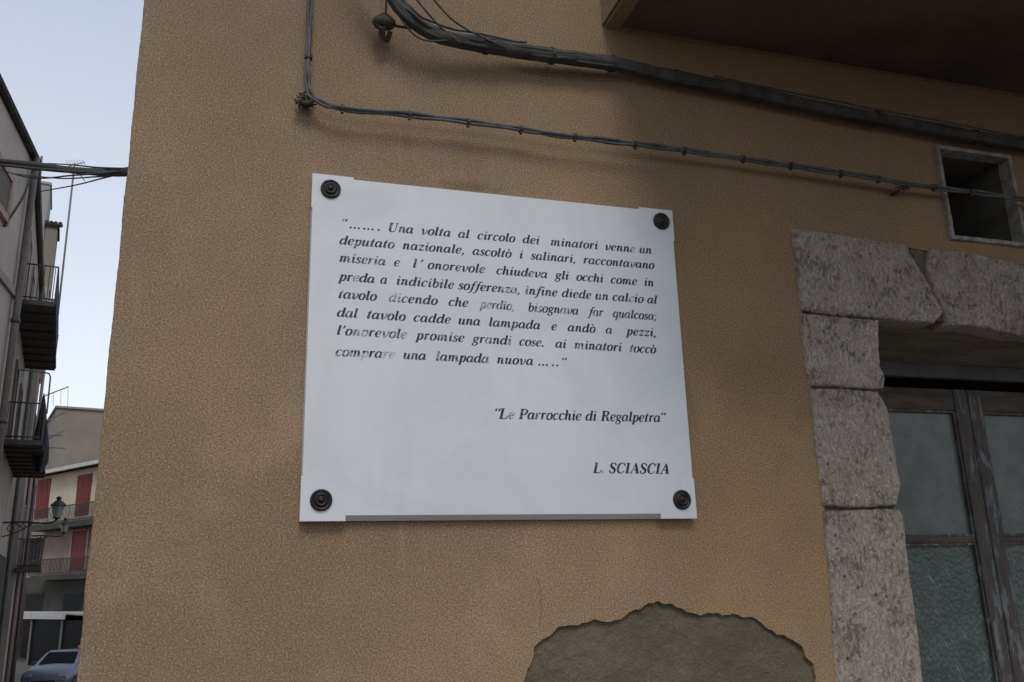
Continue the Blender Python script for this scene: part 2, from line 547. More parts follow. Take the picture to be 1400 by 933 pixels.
M['cloth'] = simple('black_cloth', (0.02, 0.02, 0.024), (0.035, 0.033, 0.036), 0.95, 8)
M['car_paint'] = simple('blue_grey_car_paint', (0.17, 0.19, 0.235), (0.19, 0.21, 0.255), 0.3, 3, metal=0.3)
M['tyre'] = simple('tyre_rubber', (0.02, 0.02, 0.02), None, 0.9)
M['chrome'] = simple('headlight_glass', (0.55, 0.57, 0.6), None, 0.15, metal=0.6)
M['orange'] = simple('orange_plastic', (0.65, 0.14, 0.03), None, 0.4)
M['leaf'] = simple('dark_leaf', (0.03, 0.05, 0.022), (0.05, 0.075, 0.03), 0.7, 9)
M['asphalt'] = simple('worn_stone_paving', (0.115, 0.102, 0.086), (0.155, 0.138, 0.116), 0.95, 2, 0.5, 0.01, 90)
M['paving'] = simple('stone_paving', (0.20, 0.185, 0.165), (0.26, 0.24, 0.215), 0.9, 3, 0.4, 0.01, 40)

# ------------------------------------------------------------------ ground
def ground_z(p):
    a = (p - EYE).dot(UB)
    t = min(max((a - 3.5) / 25.0, 0), 1)
    return -2.2 * (t * t * (3 - 2 * t) * 0.5 + t * 0.5)

def sheet(name, xs, ys, mat, dz, clip=None):
    bm = bmesh.new()
    g = {}
    for i, x in enumerate(xs):
        for j, y in enumerate(ys):
            g[i, j] = bm.verts.new((x, y, ground_z(V((x, y, 0))) + dz))
    for i in range(len(xs) - 1):
        for j in range(len(ys) - 1):
            bm.faces.new((g[i, j], g[i + 1, j], g[i + 1, j + 1], g[i, j + 1]))
    o = build(name, bm, mat, origin=V((0, 0, 0)), smooth=True)
    return tag(o, kind='structure')

gx = [-1500, -300, -80, -30] + [-20 + 2 * i for i in range(21)] + [30, 80, 300, 1500]
gy = [-1500, -300, -60, -20] + [-10 + 2 * i for i in range(46)] + [120, 300, 1500]
sheet('ground', gx, gy, M['asphalt'], 0.0)
bm = bmesh.new()
wbox(bm, -0.27, 7.0, -0.75, -0.02, -0.05, 0.12)
tag(build('pavement', bm, M['paving']), kind='structure')

# ------------------------------------------------------------------ the house with the plaque
CX = xz(150, 466)[0]
house = empty('corner_house', 'ochre rendered corner house with stone door surround and a bare patch of plaster', 'house', (CX, 0, 0))

# stone blocks of the doorway, outlines measured on the wall plane
def pl(*pts):
    return [V((*xz(*p),)) for p in pts]
blocks = {
    'L': dict(top=pl((1081, 313), (1113, 316.5), (1180, 327), (1236, 335)), bottom=pl((1094, 426), (1131, 431), (1163, 433), (1201, 436), (1237, 440), (1276, 443)),
              left=pl((1081, 313), (1085, 347), (1090, 389), (1094, 426)), right=pl((1236, 335), (1242, 345), (1253, 366), (1272, 396), (1288, 426), (1276, 443))),
    'J1': dict(top=pl((1094, 428.5), (1130, 432.5), (1163, 436), (1200, 438)), bottom=pl((1106, 528), (1140, 529), (1166, 531), (1206, 533)),
               left=pl((1094, 428.5), (1095.4, 460), (1101, 502), (1106, 528)), right=pl((1200, 438), (1199, 467), (1201.5, 502), (1208.6, 518), (1206, 533))),
    'J2': dict(top=pl((1107, 532), (1150, 532.5), (1198, 536.5)), bottom=pl((1124, 693), (1167, 694.5), (1224, 692)),
               left=pl((1107, 532), (1112, 603), (1117, 636), (1124, 693)), right=pl((1198, 536.5), (1212, 559), (1216, 584), (1223, 619), (1224.5, 638), (1230, 664), (1224, 692))),
    'J3': dict(top=pl((1125, 699), (1170, 698), (1229, 695.5)), bottom=pl((1152, 1030), (1200, 1030), (1274, 1030)),
               left=pl((1125, 699), (1128, 743), (1133, 796), (1137, 850), (1141, 932), (1152, 1030)), right=pl((1229, 695.5), (1235, 718), (1238, 760), (1245.5, 814), (1254, 878), (1259, 932), (1274, 1030))),
}
JX0 = xz(1203, 470)[0]                 # left edge of the opening
OPEN_W = 1.28
zj, xj = xz(1152, 1032)[1], xz(1152, 1032)[0]
xr_ = xz(1274, 1032)[0]
blocks['J4'] = dict(top=[V((xj, zj)), V((xr_, zj))], bottom=[V((xj + 0.01, 0.1)), V((xr_ + 0.005, 0.1))],
                    left=[V((xj, zj)), V((xj + 0.01, 0.1))], right=[V((xr_, zj)), V((xr_ + 0.005, 0.1))])
LX1 = JX0 + OPEN_W + 0.22
tr = xz(1400, 361); ztop = xz(1269, 341)[1]; zbot = xz(1393, 459)[1]
blocks['R'] = dict(top=pl((1269, 341), (1308, 343), (1361, 354), (1399, 361)) + [V((tr[0] + 0.35, tr[1] + 0.004))],
                   bottom=pl((1296, 446), (1325, 446), (1354, 451), (1393, 459)) + [V((tr[0] + 0.33, zbot + 0.004))],
                   left=pl((1269, 341), (1265, 371), (1279, 407), (1291, 428), (1296, 446)),
                   right=[V((tr[0] + 0.35, tr[1] + 0.004)), V((tr[0] + 0.33, zbot + 0.004))])
q = tr[0] + 0.36
blocks['R2'] = dict(top=[V((q, tr[1] + 0.003)), V((LX1, tr[1]))], bottom=[V((q - 0.02, zbot)), V((LX1, zbot))],
                    left=[V((q, tr[1] + 0.003)), V((q - 0.02, zbot))], right=[V((LX1, tr[1])), V((LX1, zbot))])
for i, (za, zb) in enumerate(((zbot - 0.006, 1.72), (1.714, 1.2), (1.194, 0.62), (0.614, 0.1))):
    xa = JX0 + OPEN_W
    blocks['K%d' % i] = dict(top=[V((xa, za)), V((LX1 - 0.02, za))], bottom=[V((xa + 0.006, zb)), V((LX1 - 0.02, zb))],
                             left=[V((xa, za)), V((xa + 0.006, zb))], right=[V((LX1 - 0.02, za)), V((LX1 - 0.02, zb))])

def sample(poly, n):
    """n+1 points evenly along a polyline"""
    L = [0]
    for a, b in zip(poly, poly[1:]): L.append(L[-1] + (b - a).length)
    out = []
    for k in range(n + 1):
        s = L[-1] * k / n
        i = 0
        while i < len(L) - 2 and L[i + 1] < s: i += 1
        u = (s - L[i]) / max(L[i + 1] - L[i], 1e-9)
        out.append(poly[i].lerp(poly[i + 1], min(u, 1)))
    return out

def stone_block(b, proud=0.010, back=0.20):
    w = max((b['top'][-1] - b['top'][0]).length, (b['bottom'][-1] - b['bottom'][0]).length)
    h = (b['left'][-1] - b['left'][0]).length
    step = 0.0032
    nu, nv = max(int(w / step), 6), max(int(h / step), 6)
    nu, nv = min(nu, 130), min(nv, 150)
    T_, B_, L_, R_ = sample(b['top'], nu), sample(b['bottom'], nu), sample(b['left'], nv), sample(b['right'], nv)
    bm = bmesh.new()
    g = {}
    for j in range(nv + 1):
        v = j / nv
        for i in range(nu + 1):
            u = i / nu
            p = T_[i] * (1 - v) + B_[i] * v + L_[j] * (1 - u) + R_[j] * u - (T_[0] * (1 - u) * (1 - v) + T_[nu] * u * (1 - v) + B_[0] * (1 - u) * v + B_[nu] * u * v)
            e = min(u * w, (1 - u) * w, v * h, (1 - v) * h)
            P = V((p.x * 40, 3.3, p.y * 40))
            jag = (noise.noise(P * 1.6) * 0.0028 + noise.noise(P * 5) * 0.0012) * max(0, 1 - e / 0.02)
            cx_, cz_ = (T_[nu // 2] + B_[nu // 2]) / 2
            d = V((p.x - cx_, p.y - cz_))
            if d.length > 0: d.normalize()
            rnd = 0.007 * max(0, 1 - e / 0.007) ** 2
            n1 = noise.fractal(P * 0.35, 0.9, 2.0, 4) * 0.0025
            n2 = noise.fractal(P * 2.4, 0.8, 2.1, 4)
            pit = min(0, n2 + 0.15) * 0.006
            y = -proud + rnd - n1 - pit * 0.8 + abs(noise.noise(P * 4)) * 0.0012
            g[i, j] = bm.verts.new((p.x + d.x * jag, y, p.y + d.y * jag))
    for j in range(nv):
        for i in range(nu):
            bm.faces.new((g[i, j], g[i, j + 1], g[i + 1, j + 1], g[i + 1, j]))
    ring = [g[i, 0] for i in range(nu)] + [g[nu, j] for j in range(nv)] + [g[i, nv] for i in range(nu, 0, -1)] + [g[0, j] for j in range(nv, 0, -1)]
    bk = [bm.verts.new((v.co.x, back, v.co.z)) for v in ring]
    n = len(ring)
    for k in range(n):
        bm.faces.new((ring[k], ring[(k + 1) % n], bk[(k + 1) % n], bk[k]))
    return bm
for k, b in blocks.items():
    o = build('stone_block', stone_block(b, back=0.06 if k in ('L', 'R', 'R2') else 0.30), M['stone'], house, smooth=True)

chip = dict(top=pl((1243, 338), (1267, 342)), bottom=pl((1256, 372), (1266, 374)), left=pl((1243, 338), (1249, 352), (1256, 372)), right=pl((1267, 342), (1263, 358), (1266, 374)))
o = build('stone_chip', stone_block(chip, proud=0.001, back=0.05), M['mortar'], house, smooth=True)

# plaster front with openings
patch_px = [(716, 933), (721, 915), (730, 886), (742, 874), (764, 857), (793, 854), (814, 847), (848, 847), (865, 835), (882, 827), (899, 822), (920, 826), (934, 833), (959, 842), (971, 838), (1002, 839), (1031, 845), (1050, 860), (1062, 868), (1074, 869), (1088, 878), (1100, 890), (1103, 900), (1113, 910), (1116, 927), (1121, 960), (1108, 1060), (1040, 1150), (930, 1230), (800, 1190), (730, 1110), (700, 1000)]
patch = fractal([xz(*p) for p in patch_px], 4, 0.11)
Lb = blocks
door_hole = []
for k in ('L', 'J1', 'J2', 'J3', 'J4'):
    door_hole += [(p.x + 0.006, p.y) for p in Lb[k]['left'][:-1]]
door_hole[0] = (door_hole[0][0], door_hole[0][1] - 0.006)
door_hole += [(xj + 0.016, -0.6), (LX1 - 0.03, -0.6), (LX1 - 0.03, tr[1] - 0.005)]
tp = [(p.x, p.y - 0.006) for p in Lb['L']['top'][1:]] + [(p.x, p.y - 0.006) for p in Lb['R']['top']]
door_hole += tp[::-1]
wx0, wz1 = xz(1277, 199); wx1, _ = xz(1399, 300); wz0 = xz(1299, 327)[1]
wx0 = (xz(1275, 199)[0] + xz(1298, 327)[0]) / 2
wx1 = (xz(1376, 217)[0] + xz(1404, 338)[0]) / 2
wz1 = (xz(1275, 198)[1] + xz(1376, 217)[1]) / 2
wz0 = (xz(1298, 327)[1] + xz(1404, 341)[1]) / 2
ins = 0.004
vent = [(wx0 + ins, wz0 + ins), (wx1 - ins, wz0 + ins), (wx1 - ins, wz1 - ins), (wx0 + ins, wz1 - ins)]
H_TOP = 10.2  # unseen height, raised to block sky light on the lane houses
left_edge = []
z = -1.0
while z < H_TOP:
    left_edge.append((CX + 0.006 + noise.noise(V((0, 0, z * 9))) * 0.0022 + noise.noise(V((0, 5, z * 60))) * 0.0014, z))
    z += 0.012
outer = left_edge + [(left_edge[-1][0], H_TOP), (6.5, H_TOP), (6.5, -1.0)]
bm = bmesh.new()
rings = flat_poly(bm, [outer, patch, door_hole, vent], 0.0)
rim(bm, rings[1], 0.022)
rim(bm, rings[2], 0.05)
rim(bm, rings[3], 0.02)
# rounded arris and the side wall along the lane
prev = rings[0][:len(left_edge)]
for dx, dy in ((-0.0035, 0.0015), (-0.0055, 0.005), (-0.006, 0.011)):
    cur = [bm.verts.new((v.co.x + dx, dy, v.co.z)) for v in rings[0][:len(left_edge)]]
    for i in range(len(cur) - 1):
        bm.faces.new((prev[i], prev[i + 1], cur[i + 1], cur[i]))
    prev = cur
far = [bm.verts.new((CX, 18.0, v.co.z)) for v in rings[0][:len(left_edge)]]  # unseen depth, lengthened to keep sky light out of the lane
for i in range(len(far) - 1):
    bm.faces.new((prev[i], prev[i + 1], far[i + 1], far[i]))
bmesh.ops.recalc_face_normals(bm, faces=bm.faces)
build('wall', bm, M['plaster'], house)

# bare mortar in the patch
bm = bmesh.new()
x0 = min(p[0] for p in patch) - 0.02; x1 = max(p[0] for p in patch) + 0.02
z0 = min(p[1] for p in patch) - 0.02; z1 = max(p[1] for p in patch) + 0.02
nx, nz = 150, 140
g = {}
for i in range(nx + 1):
    for j in range(nz + 1):
        x = x0 + (x1 - x0) * i / nx; z = z0 + (z1 - z0) * j / nz
        P = V((x * 6, 1.7, z * 6))
        g[i, j] = bm.verts.new((x, 0.010 + noise.fractal(P, 1.0, 2.0, 5) * 0.004 + noise.fractal(P * 9, 0.9, 2.0, 3) * 0.0012, z))
for i in range(nx):
    for j in range(nz):
        bm.faces.new((g[i, j], g[i + 1, j], g[i + 1, j + 1], g[i, j + 1]))
build('exposed_mortar', bm, M['mortar'], house, smooth=True)
# mortar bed behind the stone blocks
bm = bmesh.new()
bx0 = JX0 - 0.02
bed = [(min(p.x for p in Lb['L']['left']) - 0.0, 0.05), (JX0 - 0.02, 0.05), (JX0 - 0.02, zbot + 0.03), (JX0 + OPEN_W + 0.02, zbot + 0.03), (JX0 + OPEN_W + 0.02, 0.05), (LX1 - 0.03, 0.05), (LX1 - 0.03, tr[1]), (Lb['L']['left'][0].x + 0.005, Lb['L']['left'][0].y - 0.01)]
r = flat_poly(bm, [bed], 0.008)
rim(bm, r[0], 0.04)
build('mortar_bed', bm, M['mortar'], house)

# roof of the house
bm = bmesh.new()
wbox(bm, CX - 0.25, 6.5, -0.3, 18.3, H_TOP, H_TOP + 0.14)
build('roof', bm, M['tile'], house)

# door recess
DY = 0.30
zl = zbot + 0.012
zs1 = xz(1215, 496, 0.238)[1]; zs0 = xz(1215, 513, 0.238)[1]
bm = bmesh.new()
wbox(bm, JX0 - 0.10, JX0 + OPEN_W + 0.1, 0.062, 0.236, zl + 0.004, zl + 0.16)
bmesh.ops.subdivide_edges(bm, edges=[e for e in bm.edges if abs((e.verts[0].co - e.verts[1].co).x) > 0.5], cuts=40)
for v in bm.verts:
    v.co.z += noise.noise(V((v.co.x * 9, v.co.y * 20, v.co.z * 3))) * 0.004
    if v.co.z < zl + 0.08:
        v.co.z -= (zl - zs1) * (v.co.y - 0.062) / 0.174
build('timber_lintel', bm, M['timber'], house)
bm = bmesh.new()
wbox(bm, JX0 - 0.10, JX0 + OPEN_W + 0.1, 0.240, 0.262, zs0, zs1 + 0.1)
build('steel_beam', bm, M['steel'], house)
bm = bmesh.new()      # dark room behind the door
wbox(bm, JX0 - 0.3, JX0 + OPEN_W + 0.3, 0.40, 1.4, 0.0, 2.7)
for f in bm.faces: f.normal_flip()
build('interior', bm, M['dark'], house)
bm = bmesh.new()
wbox(bm, JX0 - 0.3, JX0 + OPEN_W + 0.3, -0.02, 0.4, 0.0, 0.125)
build('threshold', bm, M['stone'], house)

# door leaves: stiles, rails, one glazing bar, two panes each
zr1 = xz(1230, 529, DY)[1]; zr0 = xz(1230, 559, DY)[1]
ml0 = xz(1316, 640, DY)[0]; ml1 = xz(1334, 560, DY)[0]
xm0 = sum(xz(*p, DY)[0] for p in ((1309, 545), (1322, 640), (1337, 745), (1360, 900))) / 4
xm1 = sum(xz(*p, DY)[0] for p in ((1347, 545), (1358, 640), (1371, 745), (1397, 900))) / 4
zb1 = xz(1290, 734, DY)[1]; zb0 = xz(1290, 743, DY)[1]
xm = (xm0 + xm1) / 2
LEAF = xm - (JX0 - 0.012)
def door_leaf(x0, x1, sl, sr, first):
    bm = bmesh.new()
    wbox(bm, x0, x0 + sl, DY, DY + 0.045, 0.13, zr1)
    wbox(bm, x1 - sr, x1, DY, DY + 0.045, 0.13, zr1)
    wbox(bm, x0 + sl, x1 - sr, DY + 0.002, DY + 0.043, 0.13, 0.42)
    bmesh.ops.bevel(bm, geom=bm.edges[:], offset=0.003, segments=1, affect='EDGES')
    d = build('door', bm, M['door_paint'], house)
    bm = bmesh.new()
    wbox(bm, x0 + sl, x1 - sr, DY + 0.003, DY + 0.042, zr0, zr1)
    bmesh.ops.bevel(bm, geom=bm.edges[:], offset=0.003, segments=1, affect='EDGES')
    build('top_rail', bm, M['rail_wood'], d)
    bm = bmesh.new()
    wbox(bm, x0 + sl, x1 - sr, DY + 0.006, DY + 0.036, zb0, zb1)
    bmesh.ops.bevel(bm, geom=bm.edges[:], offset=0.002, segments=1, affect='EDGES')
    build('glazing_bar', bm, M['rail_wood'], d)
    for za, zb, m in ((zb1, zr0, 'pane_up'), (0.42, zb0, 'pane_low')):
        bm = bmesh.new()
        wbox(bm, x0 + sl - 0.004, x1 - sr + 0.004, DY + 0.018, DY + 0.023, za - 0.004, zb + 0.004)
        build('pane', bm, M[m], d)
        bm = bmesh.new()        # putty beads round the pane
        w_ = 0.007
        a0, a1 = x0 + sl, x1 - sr
        for b_ in ((a0, a0 + w_, za, zb), (a1 - w_, a1, za, zb), (a0 + w_, a1 - w_, za, za + w_), (a0 + w_, a1 - w_, zb - w_, zb)):
            wbox(bm, b_[0], b_[1], DY + 0.007, DY + 0.017, b_[2], b_[3])
        build('putty_bead', bm, M['door_paint'], d)
    return d
sw = (xm1 - xm0) / 2
door_leaf(xm - LEAF, xm - 0.0015, 0.05, sw, True)
door_leaf(xm + 0.0015, xm + LEAF, sw, 0.05, False)
rest = JX0 + OPEN_W + 0.012 - (xm + LEAF)
door_leaf(xm + LEAF + 0.003, xm + LEAF + rest / 2, 0.05, 0.04, False)
door_leaf(xm + LEAF + rest / 2 + 0.003, xm + LEAF + rest, 0.04, 0.05, False)

# small vent window
bm = bmesh.new()
fw_ = 0.0115
for (a, b, c, d) in ((wx0, wx0 + fw_, wz0, wz1), (wx1 - fw_, wx1, wz0, wz1), (wx0 + fw_, wx1 - fw_, wz0, wz0 + fw_), (wx0 + fw_, wx1 - fw_, wz1 - fw_, wz1)):
    wbox(bm, a, b, -0.012, 0.03, c, d)
bmesh.ops.subdivide_edges(bm, edges=[e for e in bm.edges if e.calc_length() > 0.1], cuts=14)
for v in bm.verts:
    n_ = noise.noise_vector(v.co * 45)
    v.co += V((n_.x, n_.y * 0.6, n_.z)) * 0.0016
win = build('window', bm, M['white_frame'], house)
bm = bmesh.new()
D1 = 0.30
ix0, ix1, iz0, iz1 = wx0 + 0.006, wx1 - 0.006, wz0 + 0.006, wz1 - 0.006
for (a, b, c, d) in ((ix0 - 0.02, ix0, iz0, iz1), (ix1, ix1 + 0.02, iz0, iz1), (ix0 - 0.02, ix1 + 0.02, iz0 - 0.02, iz0), (ix0 - 0.02, ix1 + 0.02, iz1, iz1 + 0.02)):
    wbox(bm, a, b, 0.031, 0.031 + D1, c, d)
build('reveal', bm, M['vent_inside'], win)
bm = bmesh.new()
wbox(bm, ix0 - 0.02, ix1 + 0.02, 0.034 + D1, 0.05 + D1, iz0 - 0.02, iz1 + 0.02)
build('shutter', bm, M['dark'], win)

# balcony slab over the door
bx, bz = xz(823, 38)
bm = bmesh.new()
wbox(bm, bx, 5.2, -1.25, 0.02, bz, bz + 0.16)
bmesh.ops.bevel(bm, geom=bm.edges[:], offset=0.008, segments=2, affect='EDGES')
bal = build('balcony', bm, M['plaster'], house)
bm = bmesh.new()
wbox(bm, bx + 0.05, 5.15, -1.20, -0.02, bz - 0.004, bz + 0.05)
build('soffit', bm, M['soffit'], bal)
bm = bmesh.new()
zt = bz + 0.16
tube(bm, [V((bx + 0.06, 0, zt + 1.0)), V((bx + 0.06, -1.18, zt + 1.0)), V((5.1, -1.18, zt + 1.0))], 0.016, 8)
x = bx + 0.06
while x < 5.1:
    tube(bm, [V((x, -1.18, zt - 0.02)), V((x, -1.18, zt + 1.0))], 0.007, 6); x += 0.12
for k in range(1, 10):
    tube(bm, [V((bx + 0.06, -0.12 * k, zt - 0.02)), V((bx + 0.06, -0.12 * k, zt + 1.0))], 0.007, 6)
build('railing', bm, M['iron'], bal)

# ------------------------------------------------------------------ plaque
PT = 0.024
def pq(x, y):
    return xz(x, y, -PT)
pL = (pq(427, 237)[0] + pq(410, 713)[0]) / 2; pR = (pq(919, 288)[0] + pq(953, 709)[0]) / 2
pTz = (pq(427, 237)[1] + pq(919, 288)[1]) / 2; pBz = (pq(410, 713)[1] + pq(953, 709)[1]) / 2
plaque = empty('marble_plaque', 'white marble plaque with a worn black Italian quotation fixed to the ochre wall', 'plaque', ((pL + pR) / 2, 0, pBz))
bm = bmesh.new()
ci, cl = 0.0115, 0.092       # chamfer between the square corners
def notch_loop(i):
    xs = (pL, pL + cl, pR - cl, pR); zs_ = (pBz, pBz + cl * 1.0, pTz - cl * 0.9, pTz)
    il, ib, ir, it = i * 0.22, i, i * 0.3, i * 0.5
    return [(xs[0], zs_[0]), (xs[1], zs_[0]), (xs[1], zs_[0] + ib), (xs[2], zs_[0] + ib), (xs[2], zs_[0]), (xs[3], zs_[0]), (xs[3], zs_[1]), (xs[3] - ir, zs_[1]),
            (xs[3] - ir, zs_[2]), (xs[3], zs_[2]), (xs[3], zs_[3]), (xs[2], zs_[3]), (xs[2], zs_[3] - it), (xs[1], zs_[3] - it), (xs[1], zs_[3]), (xs[0], zs_[3]),
            (xs[0], zs_[2]), (xs[0] + il, zs_[2]), (xs[0] + il, zs_[1]), (xs[0], zs_[1])]
fr = flat_poly(bm, [notch_loop(ci)], -PT)[0]
md = [bm.verts.new((x, -PT + 0.013, z)) for x, z in notch_loop(0.0008)]
bk = [bm.verts.new((x, -0.001, z)) for x, z in notch_loop(0.0008)]
n = len(fr)
for i in range(n):
    j = (i + 1) % n
    bm.faces.new((fr[i], md[i], md[j], fr[j]))
    bm.faces.new((md[i], bk[i], bk[j], md[j]))
bmesh.ops.recalc_face_normals(bm, faces=bm.faces)
build('slab', bm, M['marble'], plaque)

for cx_, cy_ in ((452, 259), (904, 303), (932, 683.5), (439, 684)):
    x, z = pq(cx_, cy_)
    bm = bmesh.new()
    R_ = 0.0225
    lathe(bm, V((x, -PT - 0.0005, z)), V((0, -1, 0)), [(0, R_), (0.003, R_ * 1.0), (0.005, R_ * 0.93), (0.0052, R_ * 0.80), (0.0035, R_ * 0.74), (0.0037, R_ * 0.62), (0.0075, R_ * 0.56), (0.0085, R_ * 0.46), (0.0066, R_ * 0.40), (0.0066, R_ * 0.30), (0.0095, R_ * 0.24), (0.0105, R_ * 0.12), (0.0108, 0)], 40)
    build('screw_cap', bm, M['bronze'], plaque, smooth=True)

